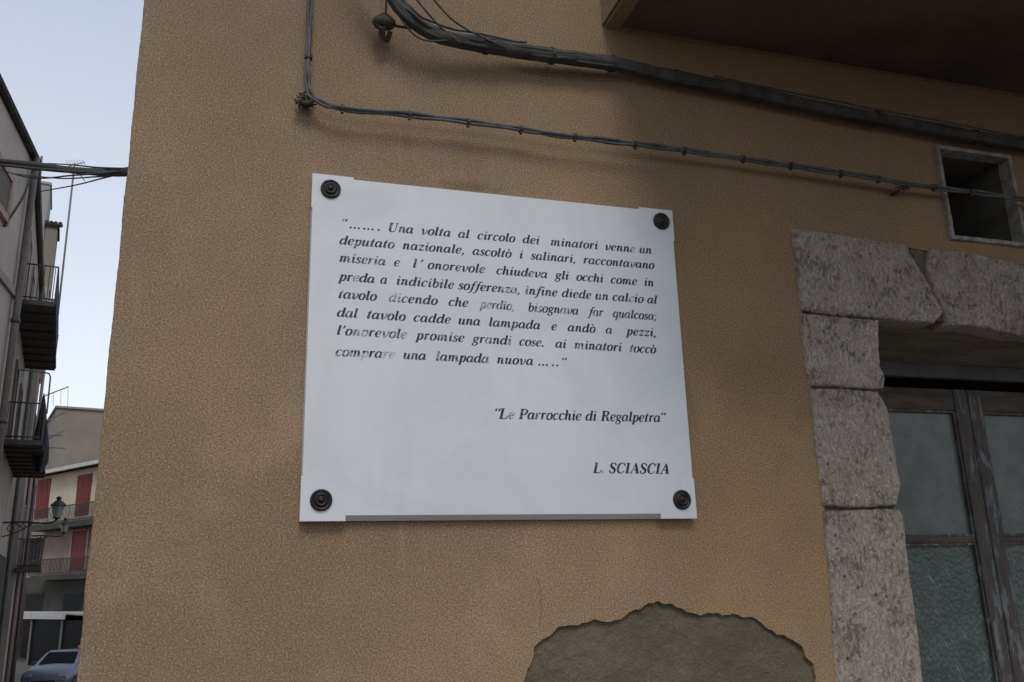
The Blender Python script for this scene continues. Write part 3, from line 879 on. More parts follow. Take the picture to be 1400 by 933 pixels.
# lettering: bold italic drawn as strokes of changing width
T, H = 0.165, 0.05
bowl = [(.44, .50, .05), (.32, .64, .06), (.15, .55, .12), (.06, .28, .155), (.14, .04, .11), (.27, .05, .05), (.40, .22, .045), (.46, .40, .045)]
tail = lambda x: [(x + .01, .05, .11), (x + .09, .02, .05), (x + .18, .15, .03)]
head = lambda x: [(x - .13, .52, .03), (x - .05, .62, .05), (x + .01, .58, .15)]
arch = lambda x, w=.29: [(x, .36, .035), (x + w * .5, .60, .05), (x + w * .88, .60, .11), (x + w, .42, .16)]
def stem_i(x): return head(x) + [(x - .01, .30, T)] + tail(x - .02)
def stem_n(x): return head(x) + [(x - .01, .30, T), (x - .02, .0, T)]
G = {
 'a': (.66, [bowl, [(.49, .65, .11), (.47, .34, T), (.45, .12, .14)] + tail(.46)]),
 'b': (.60, [[(.02, .97, .04), (.10, .99, .07)], [(.14, 1.0, T), (.13, .5, T), (.12, .16, .13), (.22, .0, .07), (.40, .08, .10), (.50, .34, .155), (.44, .58, .12), (.32, .63, .05), (.14, .38, .04)]]),
 'c': (.54, [[(.44, .50, .14), (.42, .60, .08), (.30, .65, .05), (.15, .55, .12), (.07, .28, .16), (.15, .05, .11), (.28, .01, .05), (.46, .16, .035)]]),
 'd': (.66, [bowl, [(.40, .97, .04), (.47, .99, .07)], [(.51, 1.0, T), (.49, .5, T), (.46, .14, .14)] + tail(.46)]),
 'e': (.54, [[(.10, .27, .04), (.32, .34, .05), (.44, .50, .11), (.38, .62, .07), (.28, .65, .05), (.14, .54, .12), (.07, .28, .16), (.15, .05, .11), (.28, .01, .05), (.46, .16, .035)]]),
 'f': (.46, [[(.56, .90, .11), (.50, .99, .06), (.40, .99, .05), (.31, .84, .11), (.25, .5, .15), (.18, .05, .14), (.10, -.22, .08), (.0, -.30, .05), (-.08, -.25, .10)], [(.08, .615, .06), (.46, .615, .06)]]),
 'g': (.58, [[(.27, .64, .05), (.12, .56, .12), (.11, .38, .12), (.24, .26, .05), (.40, .36, .12), (.41, .54, .12), (.27, .64, .05)], [(.16, .30, .04), (.09, .20, .07), (.18, .11, .11), (.38, .05, .13), (.44, -.10, .11), (.32, -.27, .06), (.12, -.28, .06), (.02, -.17, .08), (.16, .06, .04)], [(.40, .58, .04), (.54, .63, .10)]]),
 'h': (.64, [[(.02, .97, .04), (.10, .99, .07)], [(.14, 1.0, T), (.12, .5, T), (.10, .0, T)], arch(.14) + [(.42, .22, T)] + tail(.42)]),
 'i': (.36, [stem_i(.16), [(.16, .84, .15), (.19, .94, .15)]]),
 'l': (.36, [[(.05, .97, .04), (.13, .99, .07)], [(.17, 1.0, T), (.15, .5, T), (.13, .14, .15)] + tail(.13)]),
 'm': (.98, [stem_n(.15), arch(.16) + [(.43, .20, T), (.42, .0, T)], arch(.46) + [(.74, .22, T)] + tail(.74)]),
 'n': (.66, [stem_n(.15), arch(.16) + [(.44, .22, T)] + tail(.44)]),
 'o': (.58, [[(.30, .65, .05), (.14, .56, .13), (.07, .28, .16), (.14, .04, .11), (.26, .0, .05), (.42, .09, .13), (.49, .37, .16), (.42, .60, .11), (.30, .65, .05)]]),
 'p': (.62, [head(.17) + [(.15, .2, T), (.11, -.30, T)], [(.0, -.30, .05), (.22, -.30, .05)], arch(.17, .33) + [(.49, .22, .15), (.38, .03, .10), (.26, .0, .05), (.14, .12, .04)]]),
 'q': (.62, [bowl, [(.49, .65, .10), (.46, .2, T), (.41, -.30, T)], [(.30, -.30, .05), (.54, -.30, .05)]]),
 'r': (.50, [stem_n(.15), [(.14, .34, .035), (.26, .58, .06), (.36, .62, .11), (.42, .55, .14)]]),
 's': (.47, [[(.39, .50, .11), (.36, .60, .07), (.25, .65, .05), (.12, .56, .10), (.15, .42, .14), (.33, .24, .155), (.34, .09, .11), (.20, .0, .05), (.08, .05, .07), (.04, .15, .11)]]),
 't': (.42, [[(.28, .88, .04), (.20, .66, .12), (.16, .35, T), (.13, .14, .14)] + tail(.13), [(.03, .615, .055), (.38, .615, .055)]]),
 'u': (.66, [head(.14) + [(.12, .30, T), (.13, .08, .13), (.24, .02, .05), (.38, .20, .04), (.44, .45, .05)], [(.47, .65, .12), (.46, .34, T), (.44, .13, .14)] + tail(.44)]),
 'v': (.58, [[(.0, .52, .03), (.08, .62, .06), (.15, .55, .14), (.17, .28, T), (.18, .06, .12), (.26, .01, .06), (.40, .16, .06), (.50, .40, .09), (.49, .58, .13), (.43, .62, .10)]]),
 'z': (.52, [[(.05, .48, .04), (.08, .60, .08), (.26, .60, .11), (.45, .62, .06)], [(.45, .62, .05), (.05, .04, .05)], [(.04, .03, .05), (.18, .06, .11), (.34, .03, .10), (.47, .15, .04)]]),
 'U': (.90, [[(.0, .975, .05), (.36, .975, .05)], [(.19, .97, .19), (.17, .45, .19), (.18, .16, .17), (.30, .01, .09), (.50, .02, .05), (.63, .20, .05), (.66, .6, .05), (.68, .97, .05)], [(.56, .975, .05), (.80, .975, .05)]]),
 'L': (.72, [[(.0, .975, .05), (.36, .975, .05)], [(.19, .97, .19), (.15, .03, .19)], [(.0, .025, .05), (.56, .025, .06), (.66, .30, .05)]]),
 'P': (.74, [[(.02, .975, .05), (.34, .975, .05)], [(.20, .97, .19), (.16, .03, .19)], [(.02, .025, .05), (.34, .025, .05)], [(.22, .975, .05), (.46, .97, .07), (.62, .84, .15), (.62, .66, .16), (.46, .47, .08), (.20, .46, .045)]]),
 'R': (.84, [[(.02, .975, .05), (.34, .975, .05)], [(.20, .97, .19), (.16, .03, .19)], [(.02, .025, .05), (.32, .025, .05)], [(.22, .975, .05), (.46, .97, .07), (.61, .86, .15), (.60, .70, .15), (.44, .54, .07), (.20, .53, .045)], [(.38, .53, .08), (.52, .36, .16), (.60, .12, .18), (.68, .02, .09), (.80, .05, .04)]]),
 'S': (.66, [[(.54, .72, .05), (.56, .90, .05)], [(.53, .80, .08), (.46, .95, .06), (.32, 1.0, .05), (.15, .90, .12), (.14, .70, .16), (.30, .52, .19), (.47, .36, .18), (.48, .14, .14), (.32, .0, .06), (.16, .03, .06), (.06, .20, .08)], [(.04, .08, .05), (.06, .28, .05)]]),
 'C': (.78, [[(.66, .70, .05), (.69, .94, .05)], [(.66, .80, .07), (.56, .96, .06), (.42, 1.0, .05), (.20, .86, .14), (.09, .48, .19), (.18, .12, .15), (.36, .0, .06), (.52, .04, .05), (.66, .24, .05)]]),
 'I': (.42, [[(.02, .975, .05), (.36, .975, .05)], [(.20, .97, .19), (.16, .03, .19)], [(.0, .025, .05), (.34, .025, .05)]]),
 'A': (.86, [[(.46, 1.0, .05), (.28, .5, .05), (.08, .03, .05)], [(.44, .98, .12), (.56, .5, .19), (.63, .03, .19)], [(.20, .36, .05), (.58, .36, .05)], [(-.02, .025, .05), (.22, .025, .05)], [(.48, .025, .05), (.80, .025, .05)]]),
 '.': (.30, [[(.10, -.02, .15), (.12, .17, .15)]]),
 ',': (.34, [[(.13, .10, .17), (.15, .02, .13), (.10, -.12, .07), (.02, -.20, .03)]]),
 ';': (.36, [[(.13, .10, .17), (.15, .02, .13), (.10, -.12, .07), (.02, -.20, .03)], [(.14, .48, .16), (.16, .60, .16)]]),
 "'": (.30, [[(.14, .96, .17), (.16, .88, .13), (.12, .76, .07), (.04, .68, .03)]]),
 '"': (.60, [[(.14, .74, .15), (.10, .84, .12), (.14, .93, .07), (.20, 1.0, .03)], [(.40, .74, .15), (.36, .84, .12), (.40, .93, .07), (.46, 1.0, .03)]]),
}
G['ò'] = (.58, G['o'][1] + [[(.16, .98, .12), (.26, .86, .08), (.32, .78, .03)]])
SLANT = 0.17

def put_word(bm, layer, word, p0, p1, size, wear):
    """word from p0 to p1 on the baseline (x, z on the plaque)"""
    tot = sum(G[c][0] for c in word) - 0.06
    W = p1[0] - p0[0]
    k = W / tot
    gs = min(max(k, size * 0.85), size * 1.22)      # glyphs keep their shape, the spaces between them stretch
    x = 0.0
    for ci_, c in enumerate(word):
        adv, strokes = G[c]
        wr = wear[ci_] if isinstance(wear, (list, tuple)) else wear
        wr = wr * 0.45 - 0.03 + random.uniform(-0.04, 0.05)
        if c in 'ldbhft': wr -= 0.05
        for si, s in enumerate(strokes):
            pts = [V(p) for p in s]
            if len(pts) > 2: pts = crom(pts, 5)
            prev = None
            for i, p in enumerate(pts):
                a, b = pts[max(i - 1, 0)], pts[min(i + 1, len(pts) - 1)]
                d = V((b.x - a.x, b.y - a.y)); d.normalize()
                nn = V((-d.y, d.x)) * (max(p.z, 0.02) * 0.98 + 0.03) * 0.5
                row = []
                for sg in (1, -1):
                    lx, ly = p.x + nn.x * sg, p.y + nn.y * sg
                    gx_ = x * k + (adv * 0.5) * (k - gs) + (lx + SLANT * (ly - 0.3) + 0.02) * gs
                    u = gx_ / W
                    row.append(bm.verts.new((p0[0] + gx_, -PT - 0.0003 - si * 0.00004, p0[1] + (p1[1] - p0[1]) * u + ly * size)))
                for v in row: v[layer] = wr
                if prev:
                    f = bm.faces.new((prev[0], prev[1], row[1], row[0]))
                prev = row
        x += adv

def text_block(lines, size):
    bm = bmesh.new()
    layer = bm.verts.layers.float.new('wear')
    for (xa, ya), (xb, yb), words in lines:
        A, B = pq(xa, ya), pq(xb, yb)
        for wd in words:
            w, x0, x1 = wd[:3]
            wear = wd[3] if len(wd) > 3 else 0.0
            f0 = (x0 - xa) / (xb - xa); f1 = (x1 - xa) / (xb - xa)
            P0 = pq(x0, ya + (yb - ya) * f0); P1 = pq(x1, ya + (yb - ya) * f1)
            put_word(bm, layer, w, P0, P1, size, wear)
    bmesh.ops.recalc_face_normals(bm, faces=bm.faces)
    for f in bm.faces:
        if f.normal.y > 0: f.normal_flip()
    return bm
q1 = [
 ((530, 316.6), (890, 347.4), [('"', 465, 474.5, .1), ('...', 477.5, 493, .05), ('...', 496, 512, 0), ('.', 516, 520, 0), ('Una', 530.4, 564.4), ('volta', 575.4, 615.6, [.3, .05, 0, 0, 0]), ('al', 626.4, 641), ('circolo', 652.6, 703.6, .05), ('dei', 714.4, 737, .05), ('minatori', 752.4, 817), ('venne', 827, 868, [0, 0, 0, .05, .2]), ('un', 874, 890.6)]),
 ((464, 334), (894, 368), [('deputato', 464, 538.4, .03), ('nazionale,', 550, 635.6), ('ascoltò', 646, 698.5), ('i', 709.6, 714.6), ('salinari,', 725.6, 787.6), ('raccontavano', 797.4, 894, [0, 0, 0, 0, 0, 0, 0, .05, .25, .05, 0, 0])]),
 ((463.6, 358), (893.6, 392), [('miseria', 463.6, 526.4, .08), ('e', 538.4, 545.8, .05), ("l'", 562.4, 578), ('onorevole', 584.4, 662.6), ('chiudeva', 678.4, 748, .04), ('gli', 759.4, 777), ('occhi', 788, 824.4), ('come', 835, 870.6), ('in', 880.6, 893.6)]),
 ((463.6, 383.6), (898, 415.6), [('preda', 463.6, 511.6, [0, .05, .3, .05, .1]), ('a', 520, 528.6), ('indicibile', 541.4, 620, [0, 0, .12, .12, .2, .15, .15, .1, .05, 0]), ('sofferenza,', 626.4, 711.6, [0, 0, 0, 0, 0, 0, .05, .15, .2, .22, .3]), ('infine', 717.6, 761.6, .03), ('diede', 768, 808), ('un', 813.6, 831.6), ('calcio', 837.4, 879.4, [0, 0, 0, .3, .05, 0]), ('al', 885, 898)]),
 ((462, 407.6), (898, 438), [('tavolo', 462, 514, [.2, .1, .12, .05, -.15, .1]), ('dicendo', 531, 597.6, [.3, .32, .3, .15, .1, 0, 0]), ('che', 613, 639.6, [.15, 0, 0]), ('perdio,', 656.6, 703.6, .27), ('bisognava', 722, 790.4, [.1, .2, .2, .2, .15, .15, .12, .2, .15]), ('far', 805, 824.4, .2), ('qualcosa;', 838, 898, .1)]),
 ((460.6, 433), (897.6, 460.6), [('dal', 460.6, 488, .15), ('tavolo', 501, 553.6, .08), ('cadde', 565, 615.6, [.05, 0, 0, .05, .15]), ('una', 626.4, 656, .08), ('lampada', 668, 738, [0, 0, .15, .25, .1, .05, 0]), ('e', 754, 760.5, .1), ('andò', 776, 813.6), ('a', 828.4, 836.4), ('pezzi,', 856.6, 897.6)]),
 ((460, 457.6), (896.4, 483.4), [("l'onorevole", 460, 555.6, [.3, .25, .05, .35, .3, .2, .25, .3, .12, .12, .35]), ('promise', 569, 634, [0, .25, .1, .08, .15, .25, .1]), ('grandi', 646, 698.6, .12), ('cose.', 710, 744, .06), ('ai', 759.4, 773.6, .06), ('minatori', 785, 849.6, .06), ('toccò', 860.6, 896.4, [.3, .1, 0, 0, 0])]),
 ((458.6, 486.6), (728.6, 499.4), [('comprare', 458.6, 539, [.1, .05, .22, .28, .25, .15, .42, .36]), ('una', 551, 581.6, [0, .15, 0]), ('lampada', 595.6, 667.6, [.38, .1, .05, .08, .1, .05, .1]), ('nuova', 679, 728.6, [0, 0, .05, .18, .05]), ('...', 735.6, 750, .03), ('..', 754, 764.4, .03), ('"', 766.6, 775, .05)]),
]
build('lettering', text_block(q1, 0.0216), M['ink'], plaque)
q2 = [((683, 572.6), (910, 577.4), [('"', 675, 684, .2), ('Le', 682.5, 702.9, [.1, .35]), ('Parrocchie', 709.7, 794.3, [0, .05, .1, .05, .1, .25, .2, .05, .2, .15]), ('di', 800.7, 815), ('Regalpetra', 822, 902.4), ('"', 902.4, 911)])]
build('lettering', text_block(q2, 0.0232), M['ink'], plaque)
q3 = [((811, 646.7), (915, 648.0), [('L.', 811.4, 826.3, [.15, .3]), ('SCIASCIA', 832.7, 915, [0, .1, .1, .03, 0, .03, .05, 0])])]
build('lettering', text_block(q3, 0.0234), M['ink'], plaque)

# ------------------------------------------------------------------ cables on the wall
def path(pts, Y, n=8):
    ys = Y if isinstance(Y, (list, tuple)) else [Y] * len(pts)
    return crom([wall_pt(p[0], p[1], yy) for p, yy in zip(pts, ys)], n)

def band(bm, p, d, r, w=0.006):
    d = d.normalized()
    lathe(bm, p - d * w, d, [(0, 0), (0, r), (2 * w, r), (2 * w, 0)], 12)

# thin pair of wires
thin_px = [(425, -120), (424.5, 0), (422.5, 60), (421, 105), (424, 128), (440, 141), (475, 149), (560, 157), (640, 167), (720, 178), (760, 184), (835, 193), (900, 201.5), (960, 209), (1050, 222), (1130, 234), (1200, 244.5), (1237, 251), (1300, 259), (1352, 266), (1400, 273), (1480, 284), (1600, 300)]
tY = [-0.03] * 3 + [-0.034, -0.036, -0.038] + [-0.042] * 4 + [-0.046] * 6 + [-0.046, -0.044] + [-0.044] * 5
thin = empty('power_cable', 'thin grey pair of cables clipped together above the marble plaque', 'cable', wall_pt(424, 135, -0.03))
base_path = path(thin_px, tY, 8)
for k in range(3):
    bm = bmesh.new()
    pts = []
    for i, p in enumerate(base_path):
        ph = i * 0.33 + k * 2.1
        amp = 0.0042 + 0.0014 * math.sin(i * 0.8 + k)
        d = (base_path[min(i + 1, len(base_path) - 1)] - base_path[max(i - 1, 0)]).normalized()
        u = V((0, -1, 0)); w = d.cross(u).normalized()
        ph = k * 2.1 + 0.5 * math.sin(i * 0.21 + k)
        pts.append(p + w * math.cos(ph) * amp + u * math.sin(ph) * amp * 0.8)
    tube(bm, pts, 0.0040 if k < 2 else 0.0024, 8)
    build('wire', bm, M['cable'], thin, smooth=True)
for px in (422, 468, 556, 636, 712, 788, 868, 935, 1012, 1085, 1148, 1197, 1275, 1330):
    best = min(range(1, len(base_path) - 1), key=lambda i: abs(((base_path[i] - EYE).dot(RT) / (base_path[i] - EYE).dot(fw)) * FPX + 700 - px) if i > 32 or px < 430 else 1e9)
    if px == 422: best = 19
    bm = bmesh.new()
    band(bm, base_path[best], base_path[best + 1] - base_path[best - 1], 0.0093, 0.004)
    c_ = base_path[best]
    wbox(bm, c_.x - 0.003, c_.x + 0.003, c_.y - 0.004, c_.y + 0.004, c_.z - 0.013, c_.z - 0.004)
    build('clip', bm, M['clip'], thin, smooth=False)

# thick bundle
thick_px = [(470, -160), (505, -60), (535, -4), (552, 18), (572, 35), (600, 50), (640, 59), (690, 67), (740, 75), (800, 82), (850, 90), (905, 103), (960, 114), (1040, 131), (1130, 150), (1220, 167), (1310, 184), (1400, 199), (1500, 216), (1640, 238)]
kY = [-0.16, -0.11, -0.085, -0.075, -0.066, -0.058, -0.050, -0.044, -0.038, -0.034] + [-0.031] * 10
thick = empty('cable_bundle', 'thick dark cable bundle sagging along the wall and under the balcony', 'cable', wall_pt(740, 75, -0.04))
bp = path(thick_px, kY, 8)
bm = bmesh.new()
rr = [0.0135 + 0.0055 * min(1, i / 55) + 0.0012 * noise.noise(V((i * 0.35, 0, 0))) for i in range(len(bp))]
tube(bm, [p + V((0, 0, 0.003 * noise.noise(V((i * 0.2, 3, 0))))) for i, p in enumerate(bp)], rr, 14)
build('main_cable', bm, M['black_cable'], thick, smooth=True)
def strand(off_u, off_w, r, i0=0, i1=None, wob=0.003, spread=0.0, mat='black_cable'):
    i1 = i1 or len(bp)
    pts = []
    for i in range(i0, i1):
        d = (bp[min(i + 1, len(bp) - 1)] - bp[max(i - 1, 0)]).normalized()
        u = V((0, -1, 0)); w = d.cross(u).normalized()
        sprd = spread * max(0, 1 - (i - i0) / 26)
        pts.append(bp[i] + w * (off_w + wob * noise.noise(V((i * 0.13, off_w * 400, 1))) + sprd) + u * (off_u + wob * noise.noise(V((i * 0.11, off_u * 300, 7)))))
    bm = bmesh.new()
    tube(bm, pts, r, 8)
    return build('strand', bm, M[mat], thick, smooth=True)
strand(0.010, 0.0105, 0.0055, wob=0.004)
strand(0.006, -0.014, 0.005, 8, wob=0.005)
strand(0.016, -0.003, 0.0042, 24, wob=0.006)
strand(0.004, -0.026, 0.0032, 17, 62, wob=0.006, mat='cable')
strand(0.012, 0.016, 0.0035, 70, wob=0.004)
strand(0.002, -0.030, 0.0026, 98, wob=0.010, mat='cable')
for (a, b, c) in (((545, -30), (598, 33), (630, 60)), ((578, -20), (622, 30), (690, 66)), ((500, -60), (562, 44), (612, 56))):
    bm = bmesh.new()
    tube(bm, crom([wall_pt(*a, -0.09), wall_pt(*b, -0.075), wall_pt(*c, -0.068)], 10), 0.0024, 6)
    build('loose_wire', bm, M['black_cable'], thick, smooth=True)
for i in (52, 66, 78, 91, 104, 118, 130):
    bm = bmesh.new()
    band(bm, bp[i], bp[i + 1] - bp[i - 1], rr[i] + 0.0035, 0.005)
    build('tie', bm, M['clip'], thick)

# hooks in the wall
h1 = empty('wall_hook', 'rusty cable insulator with greenish cap at the top of the wall beside thick cable', 'hook', wall_pt(525, 38, 0), 'iron hooks holding the cables')
c = wall_pt(525, 30, -0.045)
bm = bmesh.new()
tube(bm, [V((c.x, 0.02, c.z)), V((c.x, -0.02, c.z)), c], 0.007, 8)
tube(bm, crom([c, c + V((0, -0.01, -0.018)), c + V((-0.004, -0.002, -0.036)), c + V((0.010, 0.012, -0.042)), c + V((0.016, 0.004, -0.022))], 6), 0.0062, 8)
tube(bm, crom([c + V((-0.012, 0, 0.004)), c + V((-0.018, -0.006, -0.012)), c + V((-0.006, -0.012, -0.03))], 6), 0.005, 8)
tube(bm, crom([c + V((0.01, 0, -0.002)), wall_pt(548, 37, -0.05), wall_pt(580, 40, -0.06)], 8), 0.0036, 6)
build('iron_hook', bm, M['rust_iron'], h1, smooth=True)
bm = bmesh.new()
lathe(bm, c + V((0, 0, -0.006)), V((0, -0.35, 1)), [(-0.010, 0), (-0.010, 0.021), (0, 0.029), (0.009, 0.027), (0.018, 0.017), (0.024, 0.008), (0.024, 0)], 20)
build('cap', bm, M['verdigris'], h1, smooth=True)
bm = bmesh.new()
tube(bm, crom([c + V((0.002, 0, 0.014)), wall_pt(528, 4, -0.05), wall_pt(529, -90, -0.05)], 8), 0.0026, 6)
build('wire', bm, M['black_cable'], h1, smooth=True)

def fuzz(bm, c, R_, n, r):
    for k in range(n):
        d = V((random.gauss(0, 1), random.gauss(0, .6), random.gauss(0, .8))).normalized()
        e = d.cross(V((random.gauss(0, 1), random.gauss(0, 1), random.gauss(0, 1)))).normalized()
        p = c + d * R_ * random.uniform(0.1, 0.6)
        tube(bm, crom([p, p + d * R_ * 0.4 + e * R_ * 0.35, p + d * R_ * 0.5 + e * R_ * random.uniform(0.3, 1.0)], 4), r * random.uniform(0.6, 1.3), 5)

h2 = empty('wall_hook', 'mossy rusted hook at the bend of the thin cable, left above the plaque', 'hook', wall_pt(417, 138, 0), 'iron hooks holding the cables')
c = wall_pt(418, 138, -0.024)
bm = bmesh.new()
tube(bm, [V((c.x, 0.02, c.z)), c], 0.007, 8)
tube(bm, crom([c, c + V((0.012, -0.01, 0.006)), c + V((0.014, -0.014, -0.008)), c + V((0, -0.012, -0.013)), c + V((-0.01, -0.004, -0.004))], 6), 0.005, 8)
lathe(bm, c, V((0.2, -1, 0.1)), [(-0.01, 0), (-0.01, 0.011), (0.003, 0.013), (0.010, 0.008), (0.012, 0)], 14)
build('iron_hook', bm, M['rust_iron'], h2, smooth=True)
bm = bmesh.new()
fuzz(bm, c, 0.022, 34, 0.0016)
fuzz(bm, c + V((-0.008, 0, -0.004)), 0.018, 16, 0.0022)
build('moss_tuft', bm, M['verdigris'], h2)
h3 = empty('wall_hook', 'small rusted wire hook below the balcony, left of the vent window', 'hook', wall_pt(1235, 257, 0), 'iron hooks holding the cables')
c = wall_pt(1236, 254, -0.040)
bm = bmesh.new()
tube(bm, crom([V((c.x - 0.012, 0.02, c.z - 0.012)), V((c.x - 0.012, -0.02, c.z - 0.012)), c + V((-0.004, 0, -0.006)), c + V((0.006, -0.006, 0.008)), c + V((0.014, 0.002, 0.002)), c + V((0.004, 0.008, -0.008))], 6), 0.0042, 8)
fuzz(bm, c, 0.018, 12, 0.002)
tube(bm, crom([c + V((-0.004, 0, 0)), c + V((-0.014, 0.004, -0.018)), c + V((-0.024, 0.01, -0.026))], 5), 0.003, 6)
build('iron_hook', bm, M['rust_iron'], h3, smooth=True)

# ------------------------------------------------------------------ first house on the left
ac = st(24.0, -1.6, 0)
XA = ac.x
def on_x(x, y, X):
    d = ray(x, y)
    return EYE + d * ((X - EYE.x) / d.x)
eA = on_x(44, 220, XA)
hA = eA.z
ha = empty('town_house', 'grey beige rendered house with dark eave at the left edge of the photo', 'house', (XA, 12, -1.5))
bm = bmesh.new()
wbox(bm, XA - 8, XA, 3.0, ac.y, -3.2, hA)
build('wall', bm, M['house_a'], ha)
bm = bmesh.new()
wbox(bm, XA + 0.001, XA + 0.06, 3.0, ac.y, -3.2, EYE.z + 0.6)  # dark band added to paint the lane's shade and vignette
build('lane_shade', bm, M['lane_shade'], ha)
bm = bmesh.new()
wbox(bm, XA - 8, XA + 0.05, 2.9, ac.y + 0.1, hA + 0.002, hA + 0.14)
tube(bm, [V((XA + 0.08, 2.9, hA + 0.08)), V((XA + 0.08, ac.y + 0.1, hA + 0.08))], 0.10, 8)
rf = build('roof', bm, M['eave_dark'], ha)
bm = bmesh.new()
p0 = on_x(2, 380, XA)
wbox(bm, XA, XA + 0.08, 3.0, ac.y - 0.01, p0.z - 0.12, p0.z + 0.08)
build('string_course', bm, M['house_c'], ha)
def window_a(y0, y1, z0, z1):
    bm = bmesh.new()
    t_ = 0.16
    wbox(bm, XA + 0.001, XA + 0.07, y0 - t_, y0, z0 - t_, z1 + t_)
    wbox(bm, XA + 0.001, XA + 0.07, y1, y1 + t_, z0 - t_, z1 + t_)
    wbox(bm, XA + 0.001, XA + 0.07, y0, y1, z1, z1 + t_)
    wbox(bm, XA + 0.001, XA + 0.11, y0, y1, z0 - t_, z0)
    w = build('window', bm, M['pink_trim'], ha)
    bm = bmesh.new()
    wbox(bm, XA + 0.002, XA + 0.03, y0, y1, z0, z1)
    build('shutter', bm, M['shutter_grey'], w)
w0 = on_x(13, 318, XA); w1 = on_x(6, 232, XA)
yw = on_x(13, 270, XA).y
zw0, zw1 = on_x(13, 318, XA).z, on_x(13, 238, XA).z
window_a(yw - 1.25, yw - 0.16, zw0 + 0.16, zw1 - 0.16)
window_a(yw - 4.6, yw - 3.5, zw0 + 0.16, zw1 - 0.16)
bm = bmesh.new()
dpx = XA + 0.14
tube(bm, [V((dpx, ac.y - 0.25, hA + 0.02)), V((dpx, ac.y - 0.25, -2.6))], 0.085, 10)
for zz in (0.5, 3, 5.5, 8):
    lathe(bm, V((dpx, ac.y - 0.25, zz)), V((0, 0, 1)), [(0, .08), (0, .11), (.1, .11), (.1, .08)], 10)
build('downpipe', bm, M['pipe_dark'], ha, smooth=True)
bm = bmesh.new()
tube(bm, crom([V((dpx + 0.02, ac.y - 0.6, hA - 0.6)), V((dpx + 0.1, ac.y - 1.4, hA - 1.6)), V((XA + 0.05, ac.y - 1.9, hA - 2.6))], 8), 0.03, 6)
build('hanging_wire', bm, M['black_cable'], ha, smooth=True)

# ------------------------------------------------------------------ second house (with the two balconies)
LC = -1.6
AE = 36.2
hC = on_l(50, 300, LC).z
hc = empty('balcony_house', 'dirty grey house with two iron railed balconies on the left of the lane', 'house', st(30, LC, -4.2))
hEave = 10.9
bm = bmesh.new()
sbox(bm, 24.02, AE, LC - 8, LC, -5.5, hEave)
build('wall', bm, M['house_c'], hc)
bm = bmesh.new()
sbox(bm, 24.1, AE, LC + 0.001, LC + 0.06, -5.5, 1.1)  # same painted lane shade, laid over the lower facade
build('lane_shade', bm, M['lane_shade'], hc)
bm = bmesh.new()
sbox(bm, 24.1, AE, LC - 8, LC + 0.03, hEave + 0.002, hEave + 0.14)
tube(bm, [st(24.1, LC + 0.06, hEave + 0.03), st(AE, LC + 0.06, hEave + 0.03)], 0.11, 8)
build('roof', bm, M['eave_dark'], hc)

def railing_bm(a0, a1, l0, l1, h, H_=0.98, step=0.12):
    bm = bmesh.new()
    for hh in (h + 0.08, h + H_):
        tube(bm, [st(a0, l0, hh), st(a0, l1, hh), st(a1, l1, hh), st(a1, l0, hh)], 0.022, 6)
    n_ = int((a1 - a0) / step)
    for i in range(n_ + 1):
        a = a0 + (a1 - a0) * i / n_
        tube(bm, [st(a, l1, h), st(a, l1, h + H_)], 0.014, 5)
    m_ = int((l1 - l0) / step)
    for i in range(m_):
        l = l0 + (l1 - l0) * (i + 0.5) / m_
        for a in (a0, a1):
            tube(bm, [st(a, l, h), st(a, l, h + H_)], 0.011, 5)
    return bm
def balcony_c(p_near, p_far, p_in, nm_lab=None):
    # outer corners of the underside measured as pixels
    h = on_l(*p_in, LC).z
    def at_h(px, py):
        d = ray(px, py); d = d * (h / d.z)
        return d.dot(UB), d.dot(NB)
    a0, l0 = at_h(*p_near); a1, l1 = at_h(*p_far)
    lo = (l0 + l1) / 2
    bm = bmesh.new()
    sbox(bm, a0, a1, LC + 0.002, lo, h + 0.03, h + 0.09)
    n_ = 8
    for i in range(n_ + 1):
        a = a0 + (a1 - a0 - 0.12) * i / n_
        sbox(bm, a, a + 0.14, LC + 0.002, lo - 0.03, h - 0.03, h + 0.028)
    b = build('balcony', bm, M['slab_dark'], hc)
    build('railing', railing_bm(a0 + 0.05, a1 - 0.05, LC, lo - 0.05, h + 0.09), M['iron'], b)
    return a0, a1, lo, h
B1 = balcony_c((76, 418), (77, 506), (22, 412))
B2 = balcony_c((53, 607), (66, 653), (4, 612))
# french doors behind each balcony and closed shutters between
for (a0, a1, lo, h) in (B1, B2, (B2[0], B2[1], B2[2], h_ := B2[3] - 3.4) if False else B2):
    for k in (0.3, 0.72):
        am = a0 + (a1 - a0) * k
        bm = bmesh.new()
        sbox(bm, am - 0.62, am - 0.5, LC + 0.001, LC + 0.06, h + 0.16, h + 2.6)
        sbox(bm, am + 0.5, am + 0.62, LC + 0.001, LC + 0.06, h + 0.16, h + 2.6)
        sbox(bm, am - 0.5, am + 0.5, LC + 0.001, LC + 0.06, h + 2.45, h + 2.6)
        d = build('balcony_door', bm, M['pink_trim'], hc)
        bm = bmesh.new()
        sbox(bm, am - 0.5, am + 0.5, LC + 0.002, LC + 0.03, h + 0.16, h + 2.45)
        build('shutter', bm, M['shutter_grey'], d)
    if (a0, a1, lo, h) == B2 and False: break
for a, r_, m in ((34.9, .07, 'pipe_dark'), (35.5, .05, 'pink_trim')):
    bm = bmesh.new()
    tube(bm, [st(a, LC + 0.1, hEave), st(a, LC + 0.1, -4.3)], r_, 8)
    build('downpipe', bm, M[m], hc, smooth=True)

